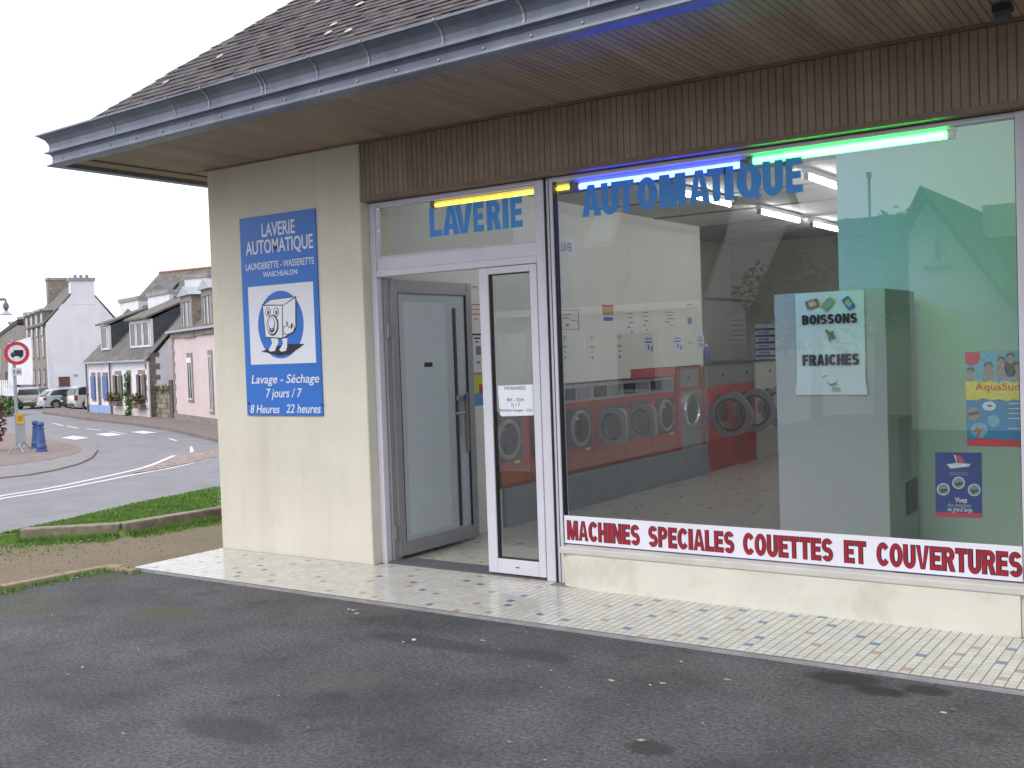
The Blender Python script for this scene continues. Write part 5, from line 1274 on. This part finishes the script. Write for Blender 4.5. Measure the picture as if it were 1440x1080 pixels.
# pavement in front of the houses
PAVE = M('reddish pavement', (.19, .15, .14), .9, .15, 2, .2, 30)
PAVE2 = M('red asphalt pavement', (.22, .17, .16), .9, .12, 1.5, .2, 30)
KST = M('street kerb stone', (.225, .21, .21), .85, .15, 3)
def slab(pts, z0, h, name, mat, kind=True):
    q = [on_z(px, py, z0+h) for px, py in pts]; o_ = MB().solid([(p.x, p.y, z0) for p in q], (0, 0, h)).build(name, mat)
    return struct(o_) if kind else o_
def ribbon(pts, w_, z, name, mat, smoothn=4):
    q = [on_z(px, py, z) for px, py in pts]; q = [Vector((p.x, p.y)) for p in q]
    if smoothn > 1:
        r_ = []
        for i in range(len(q)-1):
            p0, p1, p2, p3 = q[max(i-1, 0)], q[i], q[i+1], q[min(i+2, len(q)-1)]
            for k in range(smoothn):
                t = k/smoothn; r_.append(.5*((2*p1)+(-p0+p2)*t+(2*p0-5*p1+4*p2-p3)*t*t+(-p0+3*p1-3*p2+p3)*t**3))
        q = r_+[q[-1]]
    vs = []
    for i, p in enumerate(q):
        d = (q[min(i+1, len(q)-1)]-q[max(i-1, 0)]).normalized(); n_ = Vector((-d.y, d.x))*w_/2; vs += [(p.x-n_.x, p.y-n_.y, z), (p.x+n_.x, p.y+n_.y, z)]
    return MB().add(vs, [(2*i, 2*i+2, 2*i+3, 2*i+1) for i in range(len(q)-1)]).build(name, mat)
slab([(60, 579), (120, 587.5), (180, 594), (240, 602.5), (300, 616), (360, 632), (420, 600), (300, 590), (240, 586), (200, 583), (120, 576), (60, 570)], ZR, .12, 'pavement', PAVE)
# corner island pavement with its kerb
slab([(-60, 676), (0, 671), (40, 667), (80, 659.5), (112, 651), (130, 642), (136.5, 633), (134, 627), (122, 622), (100, 618), (70, 613), (30, 606), (-60, 595)], ZR, .04, 'island_kerb', KST)
slab([(-60, 659), (0, 655), (30, 651.5), (60, 647), (92, 641.5), (110, 636), (114.5, 631.5), (110, 627.5), (96, 623.5), (66, 617), (28, 610), (-60, 600)], ZR+.03, .02, 'island_pavement', PAVE2)
ribbon([(-30, 676), (0, 672.5), (40, 668.5), (80, 661), (112, 652.5), (131, 643), (137.5, 633)], .05, ZR+.005, 'gutter_joint', M('dark joint', (.10, .09, .09), .9))['kind'] = 'structure'
# cobbled median
slab([(188, 664.5), (215, 661), (245, 655), (275, 649), (303, 642), (340, 630), (360, 618), (330, 626), (303, 631.5), (285, 633.5), (265, 637), (245, 643.5), (215, 655)], ZR, .03, 'cobbled_median', M('cobbles', (.27, .22, .20), .9, .6, 9, 1.2, 9, dirt=(.11, .09, .08), dirtscale=7, dirtamt=.9))
PAINT = M('white road paint', (.66, .66, .68), .7, .08, 3, dirt=(.35, .35, .35), dirtscale=3, dirtamt=.5)
LZ = ZR+.006
for pts in ([(-60, 712), (0, 697.5), (60, 688), (120, 676), (188, 661), (215, 653), (245, 640.5)], [(-60, 716), (0, 701.5), (60, 692), (120, 681), (188, 667.5), (240, 658), (275, 650), (303, 642.5), (345, 629)]):
    ribbon(pts, .16, LZ, 'lane_line', PAINT)['kind'] = 'structure'
for i, q in enumerate((((86, 615.5), (103, 612.6), (125, 615.5), (106, 618.4)), ((133.5, 610.6), (155, 608.3), (173.6, 611.2), (152, 613.5)), ((183.7, 607.5), (201, 605.7), (221, 608.3), (202.4, 610)), ((229.6, 604.9), (246.8, 603.7), (268.4, 606), (249.7, 607.5)),
            ((73, 595.0), (76, 594.8), (90.4, 598.6), (87, 598.9)), ((93.3, 599), (96, 598.8), (111.4, 602.3), (108, 602.6)), ((120, 602.8), (123, 602.6), (143.5, 605), (140, 605.3)), ((153.6, 606.8), (157, 606.6), (179.4, 609.6), (176, 609.9)), ((236, 617), (240, 616.6), (250, 619.5), (247, 620.2)), ((267, 628), (270, 627.5), (273, 635), (267, 636.5)))):
    p = [on_z(*k_, LZ+.004) for k_ in q]; MB().poly([(v.x, v.y, LZ+.004) for v in p]).build('crossing_stripe' if i < 4 else 'lane_dash', PAINT)['kind'] = 'structure'

# ------------------------------------------------------------------ road sign, board, bollards, lamp
SC = 1.0
p = on_z(25.5, 632, ZP)
rs = thing('road_sign', 'round red-rimmed road sign showing a black lorry above a small 3.5t plate', 'road sign', tuple(p))
vd = Vector((CAM.x-p.x, CAM.y-p.y, 0)).normalized(); WR = Wall(None, None, A=Vector((p.x, p.y, ZR))+vd*.08, B=Vector((p.x, p.y, ZR))+vd*.08+Vector((-vd.y, vd.x, 0)))
if WR.ex.dot(RX) < 0: WR.ex = -WR.ex
WR.n = vd
ztop = WR.uz(24, 476)[1]
MB().tube((p.x, p.y, p.z), (p.x, p.y, ztop), .06, 12).build('pole', M('galvanised pole', (.33, .36, .40), .5, metal=.3), rs, smooth=True)
cu, cz = WR.uz(23.6, 496.8); RR = (WR.uz(41.8, 497)[0]-WR.uz(5.8, 497)[0])/2
def disc(r0, d, mat, name, r1=0, th=.006, par=rs):
    n = 40; m = MB(); ou = [(cu+r0*math.cos(2*math.pi*i/n), cz+r0*math.sin(2*math.pi*i/n)) for i in range(n)]
    return MB().solid([WR.P(u_, z_, d) for u_, z_ in ou], tuple(WR.n*th)).build(name, mat, par)
fc = disc(RR, 0, M('sign red', (.50, .03, .05), .45), 'sign_face', th=.012)
disc(RR*.70, .0125, M('sign white', (.66, .66, .70), .45), 'white_disc', par=fc, th=.004)
def wr(pts, d, mat, name, par): return MB().solid([WR.P(*WR.uz(px, py), d) for px, py in pts], tuple(WR.n*.003)).build(name, mat, par)
def z7(x, y): return 0+x*150/1080, 370+y*150/1080
wr([z7(*q) for q in ((138, 880), (236, 880), (236, 942), (138, 942))], .017, BLACKP, 'lorry_symbol', fc)
wr([z7(*q) for q in ((108, 925), (118, 905), (135, 900), (135, 942), (108, 942))], .017, BLACKP, 'lorry_symbol', fc)
for cx in (132, 208): wr([z7(cx+16*math.cos(t), 942+16*math.sin(t)) for t in [k*.523 for k in range(12)]], .0205, BLACKP, 'lorry_symbol', fc)
pl = wr([(16.5, 517.5), (31, 517.5), (31, 528), (16.5, 528)], 0, M('plate white', (.6, .6, .62), .5), 'plate', rs)
a = WR.uz(18.5, 525.5); b = WR.uz(29.5, 520); text_fit('3.5t', WR.P(a[0], a[1], .006), WR.ex, (0, 0, 1), b[0]-a[0], b[1]-a[1], BLACKP, 'lettering', pl, bold=.02)
# construction board chained to the pole
p2 = on_z(27, 637, ZP); bd = thing('barrier_board', 'grey upright barrier on splayed feet with yellow panel, tied to the sign pole', 'barrier', tuple(p2))
vd2 = vd; WD = Wall(None, None, A=Vector((p2.x, p2.y, ZP)), B=Vector((p2.x, p2.y, ZP))+WR.ex); WD.ex = WR.ex.copy(); WD.n = vd
def wd_(px, py): return WD.uz(px, py)
a = wd_(22, 623); b = wd_(34.5, 580.5); BG = M('board grey', (.30, .33, .36), .6, .08)
WD.box(a[0], b[0], a[1], b[1], -.03, .03).build('board', BG, bd, bevel=.01)
a = wd_(23.5, 596.5); b = wd_(33, 581.5); yb_ = WD.box(a[0], b[0], a[1], b[1], .031, .05).build('yellow_panel', M('yellow panel', (.62, .36, .02), .5), bd)
for x in (25.5, 27.7, 29.5): a = wd_(x, 592); b = wd_(x+1, 585); WD.box(a[0], b[0], a[1], b[1], .051, .055).build('panel_slot', M('panel brown', (.3, .17, .04), .6), yb_)
for (x0, y0, x1, y1_, dd) in ((24, 622, 12, 637.5, .0), (25, 622, 33, 638.5, .2), (33, 621, 45, 633.5, -.1), (33, 621, 27, 634, -.25), (14, 636, 31, 625, .05), (24, 623, 34, 620.5, .03)):
    a = wd_(x0, y0); b = wd_(x1, y1_); MB().tube(WD.P(a[0], a[1], 0), WD.P(b[0], max(b[1], ZP+.02), dd), .022, 6).build('leg', M('leg steel', (.35, .37, .38), .5, metal=.3), bd)
# bollards
def bollard(p, h, label):
    t = thing('bollard', label, 'bollard', tuple(p), group='blue cast iron bollards')
    prof = [(.20, 0), (.20, .05), (.165, .07), (.165, .16), (.18, .18), (.15, .22), (.145, .32), (.105, .68), (.10, .74), (.125, .76), (.125, .785), (.075, .80), (.07, .82), (.10, .84), (.125, .89), (.125, .93), (.09, .98), (.001, 1.0)]
    MB().lathe((p.x, p.y, p.z), [(r_*h*.95, z_*h) for r_, z_ in prof[:13]], 16).build('post', BOLB, t, smooth=True)
    MB().lathe((p.x, p.y, p.z), [(r_*h*.95, z_*h) for r_, z_ in prof[12:]], 16).build('head', BOLB, t, smooth=True)
    MB().lathe((p.x, p.y, p.z), [(.165*h, .115*h), (.175*h, .13*h), (.165*h, .145*h)], 16).build('ring', BOLB, t, smooth=True)
BOLB = M('blue bollard paint', (.045, .10, .27), .5, .1, 4)
for (bx_, by_, ty, lab) in ((51, 630, 591, 'blue bollard half hidden behind the other, nearer the road sign'), (58.7, 635, 592.5, 'blue cast bollard standing in front on the pavement corner')):
    p = on_z(bx_, by_, ZP); d = ray(bx_, ty); t_ = Vector((p.x-CAM.x, p.y-CAM.y)).length/Vector((d.x, d.y)).length; h = (CAM+d*t_).z-p.z; bollard(p, h, lab)
# street lamp reaching in from the left
p = far_point(-30, 560, 40); p.z = ZP; lp = thing('street_lamp', 'hanging street lamp on a curved arm at the upper left edge', 'street lamp', tuple(p))
def lpt(px, py): return far_point(px, py, 40)
MB().path([(p.x, p.y, ZP), tuple(lpt(-30, 445)), tuple(lpt(-24, 430)), tuple(lpt(-10, 423)), tuple(lpt(0, 421)), tuple(lpt(7, 420.5))], .05, 8).build('pole', M('lamp grey', (.22, .23, .30), .5), lp)
c_ = lpt(8, 424); MB().tube(tuple(lpt(7.6, 420.5)), tuple(c_), .03, 6).lathe(tuple(c_), [(.03, 0), (.08, -.08), (.10, -.2), (.06, -.26), (.05, -.32)], 12).build('lamp_body', M('lamp blue-grey', (.12, .14, .2), .4), lp)
MB().lathe(tuple(c_), [(.05, -.33), (.12, -.38), (.20, -.43), (.19, -.45), (.001, -.45)], 16).build('lamp_shade', M('lamp shade', (.4, .4, .46), .4), lp)
MB().path([tuple(lpt(-8, 421)), tuple(lpt(-2, 427)), tuple(lpt(-12, 431))], .02, 6).build('scroll', M('lamp scroll', (.2, .2, .28), .5), lp)

# ------------------------------------------------------------------ parked cars
TYRE = M('tyre', (.02, .02, .022), .8); RIM = M('wheel rim', (.35, .36, .38), .35, metal=.6); CGL = M('car glass', (.03, .035, .045), .08); TAIL = M('tail light red', (.30, .04, .05), .3); BUMP = M('dark bumper', (.05, .05, .055), .6); PLATE = M('number plate', (.6, .58, .4), .5)
def car(label, col, loc, heading, L=4.0, W=1.7, H=1.45, kind='hatch', metal=.3):
    t = thing('parked_car', label, 'car', tuple(loc), heading, group='cars parked in the side street')
    body = M('car paint '+label[:12], col, .3, .03, 1, metal=metal, spec=.6)
    # x forward, rear at -L/2
    if kind == 'hatch': st = [(-.50, .34, .62, .78, .86), (-.49, .24, .80, .84, .93), (-.44, .20, .90, .92, .97), (-.30, .18, .93, .98, 1), (0, .17, .92, 1, 1), (.18, .17, .90, .97, 1), (.30, .18, .84, .90, .99), (.44, .2, .74, .80, .93), (.49, .24, .62, .66, .84), (.50, .34, .52, .54, .78)]
    else: st = [(-.50, .34, .70, .90, .90), (-.49, .24, .92, .95, .96), (-.44, .20, .98, 1, .98), (-.30, .18, .99, 1, 1), (0, .17, .97, 1, 1), (.18, .17, .94, .98, 1), (.30, .18, .88, .92, .99), (.44, .2, .78, .84, .94), (.49, .24, .66, .70, .86), (.50, .34, .56, .58, .8)]
    m = MB(); ring = []
    for fx, zb, zs, zh, wf in st:
        w_ = W/2*wf; ring.append([(fx*L, -w_*.96, zb), (fx*L, -w_, (zb+zs)/2+.02), (fx*L, -w_*.965, zs), (fx*L, -w_*.86, zh-.0), (fx*L, w_*.86, zh), (fx*L, w_*.965, zs), (fx*L, w_, (zb+zs)/2+.02), (fx*L, w_*.96, zb)])
    vs = [p for r_ in ring for p in r_]; k = 8
    m.add(vs, [(i*k+j, i*k+(j+1) % k, (i+1)*k+(j+1) % k, (i+1)*k+j) for i in range(len(ring)-1) for j in range(k)]+[tuple(range(k))[::-1], tuple((len(ring)-1)*k+j for j in range(k))])
    m.build('body', body, t, local=True, smooth=True)
    # cabin
    if kind == 'hatch': cab = [(-.47, .92, .99), (-.36, 1.36, .84), (-.25, 1.43, .80), (-.02, 1.45, .80), (.10, 1.38, .80), (.30, .92, .95)]
    else: cab = [(-.485, .96, .99), (-.455, 1.45, .88), (-.40, 1.52, .84), (-.02, 1.54, .82), (.09, 1.46, .82), (.29, .94, .95)]
    cab = [(a, b*H/1.45 if b > 1 else b, c_) for a, b, c_ in cab]
    m = MB(); vs = []
    for fx, z_, wf in cab:
        w_ = W/2*wf*.86 if z_ > 1.1 else W/2*.93; vs += [(fx*L, -w_, z_), (fx*L, w_, z_)]
    n_ = len(cab)
    m.add(vs, [(2*i, 2*i+1, 2*i+3, 2*i+2) for i in range(n_-1)]+[tuple(2*i for i in range(n_)), tuple(2*i+1 for i in range(n_))[::-1]])
    m.build('cabin', body, t, local=True)
    def lerp(a, b, f): return tuple(a[i]+(b[i]-a[i])*f for i in range(3))
    # side windows
    for s in (-1, 1):
        xs = [-.41, -.34, -.20, -.02, .08, .245]; q = [(-.40, .98), (-.335, 1.30), (-.22, 1.37), (-.03, 1.38), (.075, 1.33), (.24, .97)] if kind == 'hatch' else [(-.44, 1.02), (-.43, 1.38), (-.36, 1.46), (-.02, 1.46), (.06, 1.40), (.235, 1.0)]
        def sp_(fx, z_): 
            z_ = z_*H/1.45 if z_ > 1.1 else z_
            w0 = W/2*.93; f = (z_-.92)/(H-.92); return (fx*L, s*(w0+(W/2*(.725 if kind == 'hatch' else .76)-w0)*f+.03), z_)
        wn_ = MB().add([sp_(*p) for p in q], [tuple(range(len(q)))]).build('side_window', CGL, t, local=True)
        MB().solid([sp_(-.09, .98), sp_(-.075, .98), sp_(-.075, 1.37), sp_(-.09, 1.37)], (0, s*.004, 0)).build('window_pillar', body, wn_, local=True)
        if kind != 'hatch': MB().solid([sp_(-.30, 1.0), sp_(-.285, 1.0), sp_(-.285, 1.45), sp_(-.30, 1.45)], (0, s*.004, 0)).build('window_pillar', body, wn_, local=True)
        for xx in (-.31, .31):
            w_ = MB().tube((xx*L, s*(W/2-.20), .31), (xx*L, s*(W/2+.012), .31), .31, 20).build('wheel', TYRE, t, local=True)
            MB().lathe((xx*L, 0, .31), [(.20, s*(W/2+.013)), (.17, s*(W/2+.004+.012)), (.05, s*(W/2+.02)), (.001, s*(W/2+.02))], 16, 'y').build('rim', RIM, w_, local=True)
            MB().solid([(xx*L+.39*math.cos(a), s*(W/2*.985), .31+.39*math.sin(a)) for a in [k*math.pi/12 for k in range(13)]], (0, s*.014, 0)).build('wheel_arch', BUMP, t, local=True)
        MB().box(-.505*L, -.455*L, s*W*.45-.07, s*W*.45+.0, .66, .84 if kind == 'hatch' else 1.0).build('tail_light', TAIL, t, local=True, bevel=.02)
        MB().box(.455*L, .505*L, s*W*.40-.12, s*W*.40+.08, .55, .70).build('headlight', WFRM, t, local=True, bevel=.02)
        MB().box(.10*L, .14*L, s*(W/2*.93)-.0 if s > 0 else -W/2*.93-.18, (W/2*.93+.18) if s > 0 else -W/2*.93, .93, 1.05).build('mirror', body, t, local=True, bevel=.02)
    a, b = cab[0], cab[1]
    if kind == 'hatch': rw = [(-.468*L, -.68, .99), (-.468*L, .68, .99), (-.385*L, .58, 1.30*H/1.45), (-.385*L, -.58, 1.30*H/1.45)]
    else: rw = [(-.487*L, -.68, 1.02), (-.487*L, .68, 1.02), (-.466*L, .62, 1.40*H/1.45), (-.466*L, -.62, 1.40*H/1.45)]
    MB().solid(rw, (-.02, 0, .005)).build('rear_window', CGL, t, local=True)
    fw = [(.275*L, -.66, .98), (.275*L, .66, .98), (.12*L, .55, 1.33*H/1.45), (.12*L, -.55, 1.33*H/1.45)]
    MB().solid(fw, (.02, 0, .01)).build('windscreen', CGL, t, local=True)
    MB().box(-.512*L, -.48*L, -W*.42, W*.42, .28, .46).build('bumper', body if kind == 'hatch' else BUMP, t, local=True, bevel=.03)
    MB().box(-.516*L, -.5125*L, -.26, .26, .50, .61).build('number_plate', PLATE, t, local=True)
    return t
def park(label, col, px, py, deg, L, W, H, kind):
    """px, py: ground point under the middle of the rear bumper"""
    p = on_z(px, py, ZR+.004); h = math.radians(deg); p = p+Vector((math.cos(h), math.sin(h), 0))*L/2
    return car(label, col, p, h, L, W, H, kind)
park('silver beige estate car seen from behind, leftmost of the parked cars', (.36, .34, .31), 40, 575.5, 132, 4.2, 1.7, 1.42, 'tall')
park('silver hatchback with red tail light, second of the parked cars from the left', (.52, .54, .60), 57, 576.5, 74, 4.1, 1.72, 1.42, 'hatch')
park('dark green car squeezed between the silver hatchback and white estate', (.03, .07, .05), 88, 575.5, 80, 3.9, 1.62, 1.38, 'hatch')
park('white tall estate car with roof bars parked by the cottage', (.62, .64, .68), 100, 577.5, 74, 4.3, 1.75, 1.5, 'tall')
park('pale cream car half hidden at the corner of the blue-based cottage', (.55, .52, .40), 123, 578, 66, 3.8, 1.6, 1.35, 'hatch')

# ------------------------------------------------------------------ litter on the asphalt
lt = MB()
for _ in range(85):
    x = random.uniform(.0, 6.5); y = random.uniform(-4.2, -1.0); s_ = random.uniform(.003, .010); a_ = random.uniform(0, 6.28)
    if random.random() < .08: s_ *= 2.2
    lt.add([(x+math.cos(a_+k)*s_*random.uniform(.6, 1.3), y+math.sin(a_+k)*s_*random.uniform(.4, 1), -.0185+random.uniform(0, .004)) for k in (0, 1.5, 3.1, 4.6)], [(0, 1, 2, 3)], random.randrange(3))
for px, py in ((104, 813), (75, 822), (222, 821), (126, 760), (118, 762), (122, 808), (1330//1, 1000), (930, 962), (860, 958), (585, 900), (490, 858)):
    p = on_z(px, py, -.02)
    for _ in range(2):
        x, y = p.x+random.gauss(0, .012), p.y+random.gauss(0, .012); a_ = random.uniform(0, 6); s_ = .016
        lt.add([(x+math.cos(a_+k)*s_*random.uniform(.6, 1.4), y+math.sin(a_+k)*s_*random.uniform(.3, 1), -.018+random.uniform(0, .006)) for k in (0, 1.5, 3.1, 4.6)], [(0, 1, 2, 3)], 0)
tag(lt.build('litter', [M('pale scrap', (.5, .5, .46), .8), M('yellow scrap', (.38, .32, .2), .8), M('grey chip', (.3, .29, .27), .8)]), 'tiny pale scraps and leaves scattered on the dark asphalt', 'litter', kind='stuff')

# ------------------------------------------------------------------ houses across the forecourt, seen mirrored in the window
def mir(px, py, yv): p = on_y(px, py, yv); return Vector((p.x, .248-yv, p.z))
def mirx(px, py, X):
    d = ray(px, py); t_ = (X-CAM.x)/d.x; p = CAM+d*t_; return Vector((p.x, .248-p.y, p.z))
RS2 = M('opposite slate roof', (.075, .078, .07), .8, .3, 3, .3, 18)
WH2 = M('opposite white render', (.80, .80, .78), .9, .05, 1.5)
# large slate-roofed house: roof plane sloping up away from the window, right rake seen
oa = thing('opposite_slate_house', 'large slate-roofed house across the forecourt, reflected at the left of the window', 'house', (-6, -14, 0))
YF = 14.0
e0 = on_y(990, 421, YF); yR = .248-YF; xr = e0.x; ze = e0.z
up = mirx(858, 205, xr)
bx(xr-14, xr-.1, yR-7.5, yR-.3, -1.4, ze+.05).build('wall', WH2, oa)
MB().solid([(xr-14.3, yR+.2, ze-.1), (xr, yR+.2, ze-.1), (xr, yR-3.8, ze+4.4), (xr-14.3, yR-3.8, ze+4.4)], (0, -.05, .15)).build('roof', RS2, oa)
MB().solid([(xr-14.3, yR-7.8, ze-.1), (xr, yR-7.8, ze-.1), (xr, yR-3.85, ze+4.4), (xr-14.3, yR-3.85, ze+4.4)], (0, .05, .15)).build('roof', RS2, oa)
MB().solid([(xr-.3, yR-.31, ze), (xr-.3, yR-3.8, ze+4.35), (xr-.3, yR-7.4, ze)], (.2, 0, 0)).build('gable', WH2, oa)
bx(xr-14.3, xr, yR+.2, yR+.3, ze-.15, ze-.02).build('gutter', WFRM, oa)
s_ = 4.5/4.0
for dx in (2.6,): MB().solid([(xr-dx-.7, yR-1.0, ze+1.35), (xr-dx, yR-1.0, ze+1.35), (xr-dx, yR-1.9, ze+2.36), (xr-dx-.7, yR-1.9, ze+2.36)], (0, .06, .12)).build('skylight', LEAD, oa)
bx(xr-5.3, xr-4.6, yR-1.9, yR-1.1, ze+.8, ze+3.3).build('chimney', WH2, oa); bx(xr-5.4, xr-4.5, yR-2.0, yR-1.0, ze+3.301, ze+3.45).build('chimney_cap', ACONC, oa)
bx(xr-7.2, xr-3.7, yR-.29, yR+.9, -1.4, ze-.5).build('porch', WH2, oa)
for k in range(4):
    x0 = xr-2.2-k*2.6; f = bx(x0, x0+1, yR-.29, yR-.24, .6, 1.9).build('window', WFRM, oa); bx(x0+.06, x0+.94, yR-.239, yR-.23, .66, 1.84).build('pane', GLZ, f)
# long low roof behind it
ob = thing('opposite_long_house', 'long dark-roofed house further behind, reflected in the middle of the window', 'house', (-3, -19, 0))
YF = 19.0; a = mir(928, 339, YF); b = mir(1172, 318, YF); yb = a.y
bx(a.x-3, b.x+2.5, yb-3, yb+2.4, -1.4, a.z-2.0).build('wall', WH2, ob)
MB().solid([(a.x-3.2, yb+2.7, a.z-2.2), (b.x+2.7, yb+2.7, a.z-2.2), (b.x+2.7, yb, a.z), (a.x-3.2, yb, a.z)], (0, -.1, .1)).build('roof', RS2, ob)
bx((a.x+b.x)/2-.2, (a.x+b.x)/2+.6, yb-.5, yb+.4, a.z-.8, a.z+.7).build('chimney', WH2, ob)
# white gabled house at the right
oc_ = thing('opposite_gable_house', 'white gabled house with dark roof across the road, reflected at the right of the window', 'house', (3, -13, 0))
YF = 13.0; pk_ = mir(1305, 279, YF); lf_ = mir(1277, 330, YF); rt_ = mir(1420, 425, YF); y = pk_.y
sl_ = (pk_.z-rt_.z)/(rt_.x-pk_.x); hw = (pk_.x-lf_.x)
zl = pk_.z-sl_*hw*1.0
MB().solid([(lf_.x, y, -1.4), (lf_.x, y, lf_.z), (pk_.x, y, pk_.z), (rt_.x+.3, y, rt_.z-sl_*.3), (rt_.x+.3, y, -1.4)], (0, -6, 0)).build('wall', WH2, oc_)
MB().solid([(pk_.x-.05, y+.3, pk_.z+.05), (rt_.x+.9, y+.3, rt_.z-sl_*.9), (rt_.x+.9, y-6.2, rt_.z-sl_*.9), (pk_.x-.05, y-6.2, pk_.z+.05)], (0, 0, .14)).build('roof', RS2, oc_)
MB().solid([(pk_.x-.05, y+.3, pk_.z+.05), (lf_.x-.2, y+.3, lf_.z-.3), (lf_.x-.2, y-6.2, lf_.z-.3), (pk_.x-.05, y-6.2, pk_.z+.05)], (0, 0, .14)).build('roof', RS2, oc_)
a = mir(1310, 334, YF); b = mir(1330, 372, YF); f = bx(a.x, b.x, y+.001, y+.05, b.z, a.z).build('window', WFRM, oc_); bx(a.x+.06, b.x-.06, y+.051, y+.06, b.z+.06, a.z-.06).build('pane', GLZ, f)
bx(a.x-.1, b.x+.1, y+.001, y+.12, b.z-.08, b.z-.005).build('window_sill', ACONC, f)
# its longer wing with chimney
WGm = mir(1400, 287, 16.0); 
ow = thing('opposite_wing', 'dark slate roof wing with chimney behind the white gable, reflected at the far right', 'house', (5, -16, 0))
WGm.z -= .35
bx(pk_.x+.3, pk_.x+9, WGm.y-2.5, WGm.y+2.2, -1.4, WGm.z-2.0).build('wall', WH2, ow)
MB().solid([(pk_.x+.0, WGm.y+2.4, WGm.z-2.2), (pk_.x+9.2, WGm.y+2.4, WGm.z-2.2), (pk_.x+9.2, WGm.y, WGm.z), (pk_.x+.5, WGm.y, WGm.z)], (0, -.1, .1)).build('roof', RS2, ow)
c0 = mir(1388, 290, 16.0); bx(c0.x, c0.x+.55, WGm.y-.4, WGm.y+.4, WGm.z-.3, WGm.z+.3).build('chimney', WH2, ow)
# tree and aerial mast between the houses
for px, py, yv, rad, lab in ((1228, 318, 15.0, 1.3, 'leafy tree between the houses across the road, reflected beside the white gable'), (1140, 372, 13.5, .9, 'smaller bushy tree across the road, reflected left of the larger tree')):
    tp = mir(px, py, yv); tr = thing('opposite_tree', lab, 'tree', (tp.x, tp.y, -.1))
    MB().tube((tp.x, tp.y, -1.3), (tp.x+.1, tp.y, tp.z-1), .14, 8, .08).tube((tp.x+.1, tp.y, tp.z-1.2), (tp.x-.6, tp.y, tp.z), .06, 6, .02).tube((tp.x+.1, tp.y, tp.z-1.1), (tp.x+.6, tp.y+.2, tp.z), .05, 6, .02).build('trunk', SHUTN, tr)
    m = MB()
    for k in range(18): leaves(m, tp.x+random.uniform(-rad, rad), tp.y+random.uniform(-1, 1), tp.z-.5+random.uniform(-.9, .45), .5, .5, .4, 130, .07)
    m.build('crown', LEAF, tr)
ms = mir(1222, 250, 18.0); mt = thing('aerial_mast', 'thin aerial mast across the road, reflected above the tree', 'mast', (ms.x, ms.y, -1.3))
MB().tube((ms.x, ms.y, -1.3), (ms.x, ms.y, ms.z), .03, 6).build('mast', LEAD, mt); MB().box(ms.x-.05, ms.x+.05, ms.y-.05, ms.y+.05, ms.z, ms.z+.12).build('head', LEAD, mt)
